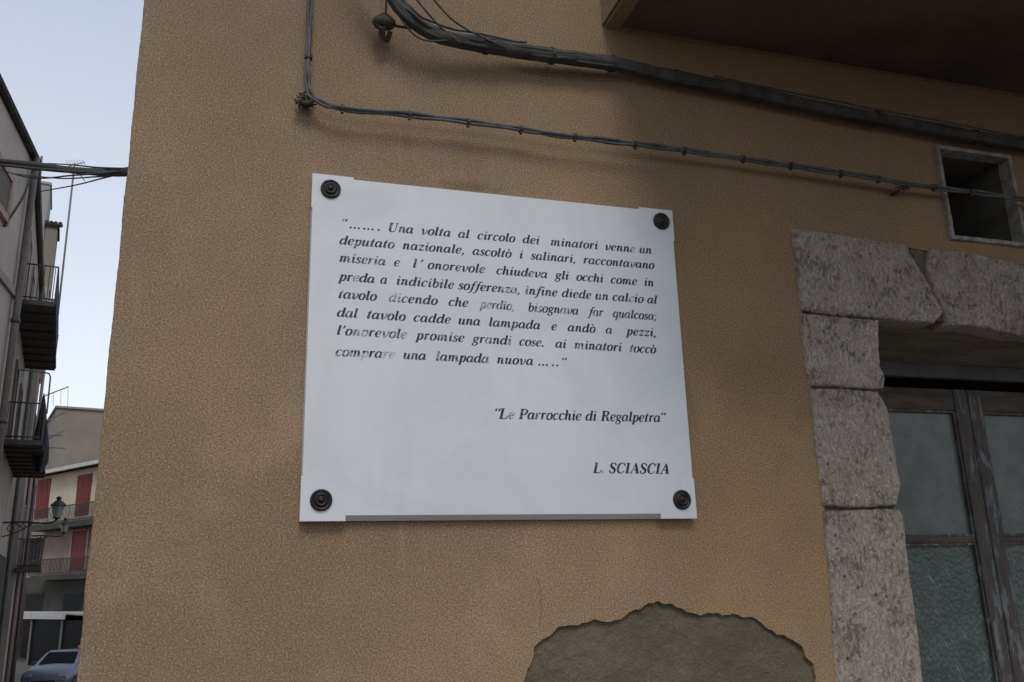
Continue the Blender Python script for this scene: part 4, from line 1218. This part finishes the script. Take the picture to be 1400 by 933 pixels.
# plant in a pot at the far end of the upper balcony
pp = on_a(66, 411, 29.6)
pot = empty('potted_plant', 'dark leafy plant in a pot at the far end of the upper balcony', 'plant', st(29.6, pp.y, B1[3] + 0.095))
c = st(29.6, pp.y, B1[3] + 0.095)
bm = bmesh.new()
lathe(bm, c, V((0, 0, 1)), [(0, 0), (0, .10), (.24, .14), (.26, .15), (.26, .12), (.22, 0)], 14)
build('pot', bm, M['eave_dark'], pot, smooth=False)
bm = bmesh.new()
for k in range(130):
    d = V((random.gauss(0, .16), random.gauss(0, .16), abs(random.gauss(0.22, .16))))
    p = c + V((0, 0, 0.25)) + d
    u = V((random.uniform(-1, 1), random.uniform(-1, 1), random.uniform(-.6, .6))).normalized() * 0.06
    w = u.orthogonal().normalized() * 0.022
    bm.faces.new([bm.verts.new(q_) for q_ in (p - u, p + w, p + u, p - w)])
build('foliage', bm, M['leaf'], pot)

# flag and rack on the lower balcony
a0, a1, lo, h = B2
fp = on_a(60, 541, a0 + 2.2)
flag = bmesh.new()
ring = []
top = st(a0 + 2.2, fp.y, fp.z)
prof = [(0, .02), (-.5, .09), (-1.0, .15), (-1.5, .19), (-1.9, .17), (-2.2, .06)]
n_ = 18
rows = []
for t_, r_ in prof:
    row = []
    for k in range(n_):
        an = 2 * math.pi * k / n_
        r2 = r_ * (1 + 0.28 * math.sin(an * 4 + t_ * 2))
        row.append(flag.verts.new(top + UB * (math.cos(an) * r2 * 1.4) + NB * (math.sin(an) * r2 + abs(t_) * 0.05) + V((0, 0, t_))))
    rows.append(row)
for A, B in zip(rows, rows[1:]):
    for k in range(n_):
        flag.faces.new((A[k], A[(k + 1) % n_], B[(k + 1) % n_], B[k]))
flag.faces.new(rows[0]); flag.faces.new(rows[-1][::-1])
fl = empty('furled_parasol', 'furled black parasol hanging at the corner of the lower left balcony', 'parasol', top + V((0, 0, -2.2)))
build('canopy', flag, M['cloth'], fl, smooth=True)
bm = bmesh.new()
tube(bm, [top + V((0, 0, 0.06)), top + V((0, 0, -2.5))], 0.02, 6)
build('pole', bm, M['iron'], fl)

rk = empty('drying_rack', 'thin metal clothes drying rods sticking out from the lower left balcony', 'drying rack', st(a1, lo, h + 0.2))
bm = bmesh.new()
def line_px(bm, p, q, a_p, a_q, r_):
    P = on_a(*p, a_p); Q = on_a(*q, a_q)
    tube(bm, [st(*P), st(*Q)], r_, 6)
A_ = a1 - 0.3
for p, q in (((62, 576), (94, 562)), ((64, 596), (85, 595.5)), ((66, 600), (90, 588)), ((66, 612), (89, 613))):
    line_px(bm, p, q, A_, A_ + 0.6, 0.022)
build('rod', bm, M['pipe_grey'], rk)
rk2 = empty('tv_antenna', 'small aerial rod with hanging wires sticking out above the furled black parasol', 'antenna', st(A_, lo, h + 1.4))
bm = bmesh.new()
line_px(bm, (60, 542), (93.5, 529), A_, A_ + 0.8, 0.02)
for xx, y0, y1 in ((73, 537, 556), (83.5, 533, 553), (93, 529.5, 562)):
    line_px(bm, (xx, y0), (xx - 0.5, y1), A_ + 0.4, A_ + 0.4, 0.008)
build('rod', bm, M['pipe_grey'], rk2)
# bent rail above the lower balcony
bm = bmesh.new()
pts = [st(*on_a(x_, y_, a0 + 1.5)) for x_, y_ in ((18, 505), (58, 509), (67, 511), (69, 516), (64, 566))]
tube(bm, pts, 0.022, 6)
build('awning_frame', bm, M['pipe_grey'], hc)

# ------------------------------------------------------------------ third house further along the lane
AD = 38.2
LD = -1.32
hd = empty('terrace_house', 'narrow house just past the balconies with a taller grey block on its roof', 'house', st((AE + AD) / 2, LD, -4.3))
hD = 11.3
bm = bmesh.new()
sbox(bm, AE + 0.02, AD, LC - 7, LD, -5.5, hD)
build('wall', bm, M['house_c'], hd)
uL = on_a(62, 320, 37.0).y; uT = on_a(76, 316, 37.0)
bm = bmesh.new()
sbox(bm, 36.6, AD - 0.05, uL, LD + 0.03, hD + 0.002, uT.z)
build('upper_storey', bm, M['grey_wall'], hd)
bm = bmesh.new()
sbox(bm, 36.5, AD, uL - 0.05, LD + 0.10, uT.z + 0.002, uT.z + 0.10)
for i in range(4):
    l = uL + 0.02 + i * 0.16
    tube(bm, [st(36.45, l, uT.z + 0.12), st(37.4, l, uT.z + 0.32 + 0.08 * (i % 2))], 0.085, 6)
build('roof', bm, M['eave_dark'], hd)
cA = on_a(69, 264, AE + 1.5)
bm = bmesh.new()
sbox(bm, 36.9, 39.5, cA.y - 2.2, cA.y, hD + 0.002, cA.z)
sbox(bm, 36.85, 39.55, cA.y - 2.25, cA.y + 0.05, cA.z, cA.z + 0.10)
build('stair_head', bm, M['house_d'], hd)
for hh, m in ((hD - 3.5, 0), (hD - 7.0, 1), (hD - 10.4, 2)):
    am = (AE + AD) / 2
    bm = bmesh.new()
    sbox(bm, am - 0.5, am + 0.5, LD + 0.001, LD + 0.05, hh, hh + 2.2)
    wd_ = build('window', bm, M['pink_trim'], hd)
    bm = bmesh.new()
    sbox(bm, am - 0.38, am + 0.38, LD + 0.051, LD + 0.07, hh + 0.1, hh + 2.1)
    build('shutter', bm, M['shutter_grey'], wd_)
bm = bmesh.new()
tube(bm, [st(AD - 0.2, LD + 0.1, hD), st(AD - 0.2, LD + 0.1, -4.3)], 0.06, 8)
build('downpipe', bm, M['pink_trim'], hd, smooth=True)
bm = bmesh.new()
sbox(bm, AD - 2.2, AD - 0.3, LD + 0.002, LD + 0.8, on_a(40, 779, AD - 1).z - 0.1, on_a(40, 779, AD - 1).z + 0.05)
b = build('balcony', bm, M['slab_dark'], hd)
build('railing', railing_bm(AD - 2.15, AD - 0.35, LD, LD + 0.75, on_a(40, 779, AD - 1).z + 0.05), M['iron'], b)

# low annex where the lane meets the square
hx = empty('lane_annex', 'dark low house front with a red pipe at the foot of the lane', 'house', st(AD + 3, -2, -4.3))
AX = AD + 0.05
la = on_a(30, 800, AX + 3.5).y
bm = bmesh.new()
hxx = on_a(38, 668, AX + 3.5).z
sbox(bm, AX, AX + 3.5, la - 5, la, -5.5, hxx)
build('wall', bm, M['lane_shade'], hx)
bm = bmesh.new()
sbox(bm, AX, AX + 3.6, la - 5, la + 0.1, hxx + 0.002, hxx + 0.12)
build('roof', bm, M['eave_dark'], hx)
bm = bmesh.new()
pr = on_a(27, 805, AX + 3.3); pr2 = on_a(24, 872, AX + 3.3)
tube(bm, [st(AX + 3.3, la + 0.1, pr.z), st(AX + 3.3, la + 0.1, pr2.z)], 0.09, 8)
build('red_pipe', bm, M['pipe_red'], hx, smooth=True)
bm = bmesh.new()
tube(bm, [st(AX + 2.2, la + 0.1, hxx), st(AX + 2.2, la + 0.1, -4.3)], 0.06, 8)
tube(bm, [st(AX + 1.2, la + 0.1, hxx), st(AX + 1.2, la + 0.1, -4.3)], 0.05, 8)
build('downpipe', bm, M['pipe_dark'], hx, smooth=True)

# ------------------------------------------------------------------ antenna and cable over the lane
an = empty('tv_antenna', 'tall thin roof aerial standing behind the left balconies against the sky', 'antenna', st(*on_a(84, 380, AD + 2)))
bm = bmesh.new()
line_px(bm, (78, 440), (102, 224), AD + 2, AD + 2, 0.045)
build('mast', bm, M['pipe_grey'], an)
bm = bmesh.new()
line_px(bm, (92, 228), (116, 222), AD + 2, AD + 2.6, 0.018)
for i in range(7):
    x_ = 93 + i * 3.6
    line_px(bm, (x_ - 3, 219.5 - i * 0.2), (x_ + 3, 231 - i * 0.4), AD + 2 + i * 0.08, AD + 2 + i * 0.08, 0.010)
line_px(bm, (102, 228), (116, 248), AD + 2, AD + 2, 0.02)
build('boom', bm, M['pipe_grey'], an)
an2 = empty('tv_antenna', 'short thin roof mast on the near left house eave', 'antenna', st(*on_a(54, 262, 27)))
bm = bmesh.new()
line_px(bm, (53.5, 262), (57, 214), 27, 27, 0.035)
build('mast', bm, M['pipe_grey'], an2)

ov = empty('overhead_cable', 'dark cable bundle crossing the lane from left house to the ochre corner', 'cable', V((CX, 0.4, 3.2)))
def lane_pts(pxs, d0_, d1_):
    out = []
    for i, p in enumerate(pxs):
        f = i / (len(pxs) - 1)
        d = ray(*p)
        out.append(EYE + d * ((d0_ + (d1_ - d0_) * f) / d.y))
    return out
for pxs, r_, m in ((((-60, 214), (0, 220.5), (50, 226), (100, 233), (150, 236), (176, 235)), 0.020, 'black_cable'),
                   (((-60, 224), (0, 226), (60, 232), (120, 236), (176, 236.5)), 0.010, 'black_cable'),):
    bm = bmesh.new()
    tube(bm, crom(lane_pts(pxs, 7.5, 3.4), 8), r_, 8)
    build('cable', bm, M[m], ov, smooth=True)
for pxs in (((40, 223), (90, 225), (130, 229), (172, 231)), ((20, 238), (80, 244), (130, 242), (172, 238)), ((-20, 226), (40, 243), (100, 240), (172, 234)), ((55, 262), (100, 254), (140, 244), (172, 236))):
    bm = bmesh.new()
    tube(bm, crom(lane_pts(pxs, 7.5, 3.4), 8), 0.0045, 6)
    build('wire', bm, M['black_cable'], ov, smooth=True)

# ------------------------------------------------------------------ far house across the square
dF = ray(-900, 838)
dF.z = 0; dF.normalize()
AF = 60.0
oF = st(AF, 0, 0)
nF = V((dF.y, -dF.x, 0))
if nF.dot(UB) > 0: nF = -nF           # towards the viewer
sF = -dF                              # to the right
def onF(px, py, out=0.0):
    d = ray(px, py)
    k = (oF + nF * out - EYE).dot(nF) / d.dot(nF)
    P = EYE + d * k
    return (P - oF).dot(sF), P.z
def fbox(bm, s0, s1, o0, o1, z0, z1):
    c = oF + sF * ((s0 + s1) / 2) + nF * ((o0 + o1) / 2)
    c.z = (z0 + z1) / 2
    obox(bm, c, sF * ((s1 - s0) / 2), nF * ((o1 - o0) / 2), V((0, 0, (z1 - z0) / 2)))
def frect(bm, x0, y0, x1, y1, o0, o1):
    s0, za = onF(x0, (y0 + y1) / 2, o1); s1, _ = onF(x1, (y0 + y1) / 2, o1)
    xm_ = (x0 + x1) / 2
    _, zt_ = onF(xm_, y0, o1); _, zb_ = onF(xm_, y1, o1)
    fbox(bm, s0, s1, o0, o1, zb_, zt_)
    return s0, s1, zb_, zt_
fh = empty('square_house', 'cream house with red shutters and two balconies across the square', 'house', V((oF.x, oF.y, -2.7)))
sL = onF(28, 760)[0]; sR = onF(260, 760)[0]
zE = onF(96, 645)[1]; zM = onF(80, 712)[1]; zN = onF(80, 788)[1]
bm = bmesh.new(); fbox(bm, sL, sR, -9, 0, zM, zE); build('wall', bm, M['cream'], fh)
bm = bmesh.new(); fbox(bm, sL, sR, -9, -0.002, zN, zM - 0.004); o = build('wall', bm, M['pink_wall'], fh); o['label'] = 'faded pink middle storey wall'
bm = bmesh.new(); fbox(bm, sL, sR, -9, 0, -4.5, zN - 0.004); o = build('wall', bm, M['base_wall'], fh); o['label'] = 'brown grey ground floor wall'
bm = bmesh.new()
c0 = oF + sF * (sL - 0.2); c1 = oF + sF * (sR + 0.2)
rp = []
for c_ in (c0, c1):
    for o_, z_ in ((0.5, zE + 0.28), (-4.5, zE + 1.7), (-9.3, zE + 0.28), (-9.3, zE + 0.1), (0.5, zE + 0.1)):
        p = c_ + nF * o_; p.z = z_
        rp.append(bm.verts.new(p))
for i in range(5):
    bm.faces.new((rp[i], rp[(i + 1) % 5], rp[5 + (i + 1) % 5], rp[5 + i]))
bm.faces.new(rp[:5]); bm.faces.new(rp[5:][::-1])
rf = build('roof', bm, M['tile'], fh)
bm = bmesh.new()
fbox(bm, sL - 0.2, sR + 0.2, 0.502, 0.66, zE + 0.0, zE + 0.22)
build('gutter', bm, M['white_trim'], rf)
for (x0, y0, x1, y1) in ((49, 656, 66, 708), (104, 649, 122.5, 704)):
    bm = bmesh.new()
    frect(bm, x0, y0, x1, y1, 0.001, 0.06)
    sh = build('shutter', bm, M['red_wood'], fh)
    bm = bmesh.new()
    n_ = 14
    for i in range(n_):
        yy = y0 + 3 + (y1 - y0 - 6) * i / n_
        frect(bm, x0 + 1.5, yy, (x0 + x1) / 2 - 0.6, yy + 1.6, 0.061, 0.09)
        frect(bm, (x0 + x1) / 2 + 0.6, yy, x1 - 1.5, yy + 1.6, 0.061, 0.09)
    build('louvre', bm, M['red_wood'], sh)
def rail_f(x0, y0, x1, y1, o):
    bm = bmesh.new()
    s0, zt_ = onF(x0, y0, o); s1, _ = onF(x1, y0, o)
    _, zb_ = onF((x0 + x1) / 2, y1, o)
    _, zt_ = onF((x0 + x1) / 2, y0, o)
    for zz in (zt_, zb_ + 0.1):
        fbox(bm, s0, s1, o - 0.03, o, zz - 0.03, zz + 0.03)
    n_ = max(int((s1 - s0) / 0.16), 3)
    for i in range(n_ + 1):
        s = s0 + (s1 - s0) * i / n_
        wd = 0.03 if i % 8 == 0 else 0.011
        fbox(bm, s - wd, s + wd, o - 0.029 + wd * 0, o - 0.001, zb_, zt_)
    return bm
for (x0, x1, yr, yt, yb) in ((40, 230, 685, 708, 716), (41, 230, 760, 783, 790)):
    bm = bmesh.new()
    frect(bm, x0, yt, x1, yb, 0.001, 1.0)
    b = build('balcony', bm, M['base_wall'], fh)
    build('railing', rail_f(x0 + 0.5, yr, x1, yt, 0.95), M['iron'], b)
for (x0, y0, x1, y1, m) in ((37, 736, 55, 781, 'glass_dark'), (97, 726, 117, 779, 'red_wood')):
    bm = bmesh.new()
    frect(bm, x0 - 2, y0 - 2, x0, y1, 0.001, 0.08); frect(bm, x1, y0 - 2, x1 + 2, y1, 0.001, 0.08); frect(bm, x0, y0 - 2, x1, y0, 0.001, 0.08)
    d = build('balcony_door', bm, M['pink_trim'], fh)
    bm = bmesh.new()
    frect(bm, x0, y0, x1, y1, 0.0, 0.04)
    build('door_leaf', bm, M[m], d)
for (x0, x1) in ((32, 58), (85, 111)):
    bm = bmesh.new()
    frect(bm, x0, 810, x1, 835, 0.001, 0.05)
    w = build('window', bm, M['eave_dark'], fh)
    bm = bmesh.new()
    frect(bm, x0 + 1.5, 812, x1 - 1.5, 835, 0.051, 0.06)
    build('pane', bm, M['glass_dark'], w)
bm = bmesh.new()
frect(bm, 30, 849, 135, 905, 0.001, 0.05)
build('shopfront', bm, M['glass_dark'], fh)

aw = empty('awning', 'pale awning on thin posts with dark panels added as interior shade, in front of the far house', 'awning', V((oF.x, oF.y, -2.7)) + nF * 1.5)
s0, zt_ = onF(27, 836, 0.2); s1, _ = onF(150, 836, 0.2)
_, zf = onF(80, 847, 2.6)
_, zt_ = onF(80, 836, 0.1)
bm = bmesh.new()
prof = [(0.06, zt_), (1.2, zt_ - 0.12), (2.6, zf + 0.3), (2.62, zf), (2.56, zf), (2.54, zf + 0.24), (1.2, zt_ - 0.2), (0.06, zt_ - 0.08)]
A_, B_ = [], []
for o_, z_ in prof:
    for s_, lst in ((s0, A_), (s1, B_)):
        p = oF + sF * s_ + nF * o_; p.z = z_
        lst.append(bm.verts.new(p))
for i in range(len(prof)):
    j = (i + 1) % len(prof)
    bm.faces.new((A_[i], A_[j], B_[j], B_[i]))
bm.faces.new(A_); bm.faces.new(B_[::-1])
build('canopy', bm, M['awning'], aw)
for px_ in (41, 83, 125):
    bm = bmesh.new()
    s_, _ = onF(px_, 870, 2.5)
    fbox(bm, s_ - 0.04, s_ + 0.04, 2.46, 2.53, -2.25, zf + 0.22)
    build('post', bm, M['pipe_grey'], aw)

for xa_, xb_ in ((41.8, 82.2), (83.8, 124.2)):
    bm = bmesh.new()
    sa_, sb_ = onF(xa_, 870, 2.45)[0], onF(xb_, 870, 2.45)[0]
    fbox(bm, sa_, sb_, 2.40, 2.43, -2.25, zf - 0.05)  # dark sheets added for the shaded space under the canopy
    build('shade_panel', bm, M['glass_dark'], aw)
bm = bmesh.new()
sa_ = onF(41.2, 870, 2.45)[0]
fbox(bm, sa_ - 0.03, sa_, 0.06, 2.39, -2.25, zf + 0.1)  # side sheet painting the same interior darkness
build('shade_panel', bm, M['glass_dark'], aw)

# grey house behind it
gh = empty('grey_house', 'tall bare grey house rising behind the red shuttered house', 'house', st(78, 2, -4))
gl = on_a(78, 558, 76); gt = gl.z
gr = on_a(230, 566, 76)
g2 = on_a(65, 577, 84)
bm = bmesh.new()
q_ = [st(76, gl.y, 0), st(76.5, gr.y, 0), st(90, gr.y, 0), st(84, g2.y, 0)]
lo_ = [bm.verts.new((p.x, p.y, -4.5)) for p in q_]
hi_ = [bm.verts.new((p.x, p.y, EYE.z + gt)) for p in q_]
for i in range(4):
    j = (i + 1) % 4
    bm.faces.new((lo_[i], lo_[j], hi_[j], hi_[i]))
bm.faces.new(hi_)
bmesh.ops.recalc_face_normals(bm, faces=bm.faces)
build('wall', bm, M['grey_wall'], gh)
bm = bmesh.new()
cen = (q_[0] + q_[1] + q_[2] + q_[3]) / 4
lo_ = []; hi_ = []
for p in q_:
    d = (p - cen).normalized() * 0.2
    lo_.append(bm.verts.new((p.x + d.x, p.y + d.y, EYE.z + gt + 0.002)))
    hi_.append(bm.verts.new((p.x + d.x, p.y + d.y, EYE.z + gt + 0.16)))
for i in range(4):
    j = (i + 1) % 4
    bm.faces.new((lo_[i], lo_[j], hi_[j], hi_[i]))
bm.faces.new(hi_); bm.faces.new(lo_[::-1])
build('roof', bm, M['house_c'], gh)

# ------------------------------------------------------------------ street lamps
def street_lamp(px, py, a, size, l_wall, label):
    c = on_a(px, py, a)
    P = st(*c)
    root = empty('street_lamp', label, 'street lamp', P, 'lantern street lamps on iron brackets')
    r_ = size
    bm = bmesh.new()
    lathe(bm, P, V((0, 0, 1)), [(-r_ * 0.95, 0), (-r_ * 0.95, r_ * 0.50), (r_ * 0.55, r_ * 0.86), (r_ * 0.55, 0)], 6)
    build('lantern', bm, M['lamp_glass'], root)
    bm = bmesh.new()
    lathe(bm, P, V((0, 0, 1)), [(r_ * 0.56, 0), (r_ * 0.56, r_ * 1.12), (r_ * 0.72, r_ * 1.05), (r_ * 1.25, r_ * 0.45), (r_ * 1.3, r_ * 0.25), (r_ * 1.55, r_ * 0.38), (r_ * 1.75, r_ * 0.3), (r_ * 1.9, 0)], 6)
    build('cap', bm, M['iron'], root)
    bm = bmesh.new()
    lathe(bm, P, V((0, 0, 1)), [(-r_ * 1.25, 0), (-r_ * 1.2, r_ * 0.2), (-r_ * 0.96, r_ * 0.56), (-r_ * 0.955, 0)], 6)
    build('base_ring', bm, M['iron'], root)
    bm = bmesh.new()
    hb = c.z - r_ * 1.2
    W_ = st(c.x, l_wall, hb - 0.1)
    E_ = st(c.x, c.y, hb)
    tube(bm, crom([W_ + V((0, 0, 0.0)), W_.lerp(E_, 0.4) + V((0, 0, -0.02)), W_.lerp(E_, 0.85) + V((0, 0, -0.10)), E_], 6), 0.026, 6)
    tube(bm, crom([W_ + V((0, 0, -0.42)), W_.lerp(E_, 0.25) + V((0, 0, -0.33)), W_.lerp(E_, 0.55) + V((0, 0, -0.08))], 6), 0.018, 6)
    for f_, rr_ in ((0.18, 0.20), (0.40, 0.14)):
        cc = W_.lerp(E_, f_) + V((0, 0, -0.24 * (1 - f_)))
        dd = (E_ - W_).normalized()
        tube(bm, [cc + dd * (math.cos(t_ * 0.55) * rr_ * (1 - t_ / 16)) + V((0, 0, math.sin(t_ * 0.55) * rr_ * (1 - t_ / 16))) for t_ in range(15)], 0.015, 5)
    build('bracket', bm, M['iron'], root, smooth=True)
    return root
street_lamp(79, 698, 31.0, 0.235, LC, 'nearer iron lantern on a scrolled bracket in front of the red shutters')
street_lamp(88.5, 721, 42.5, 0.22, la + 0.0, 'smaller lantern just below and behind the nearer one')

# ------------------------------------------------------------------ parked car
def make_car(center, yaw, label):
    root = empty('parked_car', label, 'car', center)
    ca, sa = math.cos(yaw), math.sin(yaw)
    def wp(x, y, z):                    # x forward, y left
        return center + V((ca * x - sa * y, sa * x + ca * y, z))
    prof = [(-2.05, .35), (-2.1, .75), (-2.0, 1.0), (-1.55, 1.12), (-1.15, 1.45), (0.1, 1.5), (0.35, 1.46), (1.05, 1.02), (1.25, .98), (1.95, .82), (2.1, .62), (2.08, .30)]
    secs = [(-0.84, 0.93, 0.06), (-0.80, 1.0, 0.0), (0.80, 1.0, 0.0), (0.84, 0.93, 0.06)]
    bm = bmesh.new()
    rows = []
    for yy, k, dz in ((-.86, .94, 0), (-.80, 1, 0), (0, 1.0, 0.02), (.80, 1, 0), (.86, .94, 0)):
        row = []
        for x, z in prof:
            tum = 0.80 if z > 1.15 else 1.0
            row.append(bm.verts.new(wp(x * (1 if abs(yy) < .5 else .985), yy * tum, z * (1 if abs(yy) < .83 else .985) + dz * (z > .9))))
        rows.append(row)
    for A, B in zip(rows, rows[1:]):
        for i in range(len(prof)):
            j = (i + 1) % len(prof)
            bm.faces.new((A[i], A[j], B[j], B[i]))
    bm.faces.new(rows[0][::-1]); bm.faces.new(rows[-1])
    bmesh.ops.recalc_face_normals(bm, faces=bm.faces)
    bmesh.ops.bevel(bm, geom=[e for e in bm.edges if len(e.link_faces) == 2 and e.calc_face_angle(0) > 0.35], offset=0.035, segments=2, affect='EDGES')
    build('body', bm, M['car_paint'], root, smooth=True)
    def panel(name, pts, m, t_=0.012):
        bm = bmesh.new()
        P = [wp(*p) for p in pts]
        nrm = (P[1] - P[0]).cross(P[2] - P[0]).normalized()
        if nrm.dot(P[0] - wp(0, 0, 0.9)) < 0: nrm = -nrm
        f0 = [bm.verts.new(p + nrm * t_) for p in P]; f1 = [bm.verts.new(p - nrm * 0.03) for p in P]
        bm.faces.new(f0); bm.faces.new(f1[::-1])
        for i in range(len(P)):
            j = (i + 1) % len(P)
            bm.faces.new((f0[i], f1[i], f1[j], f0[j]))
        bmesh.ops.recalc_face_normals(bm, faces=bm.faces)
        return build(name, bm, M[m], root)
    panel('windscreen', [(1.03, -.66, 1.04), (1.03, .66, 1.04), (.42, .56, 1.43), (.42, -.56, 1.43)], 'glass_dark', 0.02)
    for s in (-1, 1):
        panel('side_window', [(.85, s * .80, 1.02), (.30, s * .665, 1.40), (-.95, s * .665, 1.40), (-1.3, s * .79, 1.08)], 'glass_dark', 0.03)
        panel('headlight', [(2.03, s * .48, .66), (2.03, s * .78, .66), (1.95, s * .76, .82), (1.95, s * .50, .82)], 'chrome', 0.03)
        bm = bmesh.new()
        obox(bm, wp(.78, s * .93, 1.08), V((ca, sa, 0)) * .06, V((-sa, ca, 0)) * .10, V((0, 0, .06)))
        build('wing_mirror', bm, M['car_paint'], root)
        for x in (-1.3, 1.35):
            bm = bmesh.new()
            ax = V((-sa, ca, 0)) * s
            lathe(bm, wp(x, s * .70, .31), ax, [(0, 0), (0, .31), (.17, .31), (.18, .29), (.18, .20)], 20)
            wh = build('wheel', bm, M['tyre'], root, smooth=False)
            bm = bmesh.new()
            lathe(bm, wp(x, s * .70, .31), ax, [(.17, .20), (.185, .19), (.165, .08), (.19, .05), (.19, 0)], 10)
            build('rim', bm, M['steel'], wh)
    bm = bmesh.new()
    obox(bm, wp(2.09, 0, .45), V((ca, sa, 0)) * .02, V((-sa, ca, 0)) * .42, V((0, 0, .08)))
    build('grille', bm, M['tyre'], root)
    bm = bmesh.new()
    lathe(bm, wp(-0.1, .42, 1.50), V((0, 0, 1)), [(0, 0), (0, .09), (.06, .085), (.14, .06), (.17, 0)], 12)
    build('orange_dome', bm, M['orange'], root, smooth=True)  # orange dome of unidentified kind, added on the roof
    return root
cc = on_a(92, 905, 41.0)
cpos = st(41.5, cc.y, 0)
cpos.z = ground_z(cpos) + 0.004
make_car(cpos, math.atan2(-UB.y, -UB.x) - RAD(22), 'blue grey car parked at the foot of the lane before the far awning')
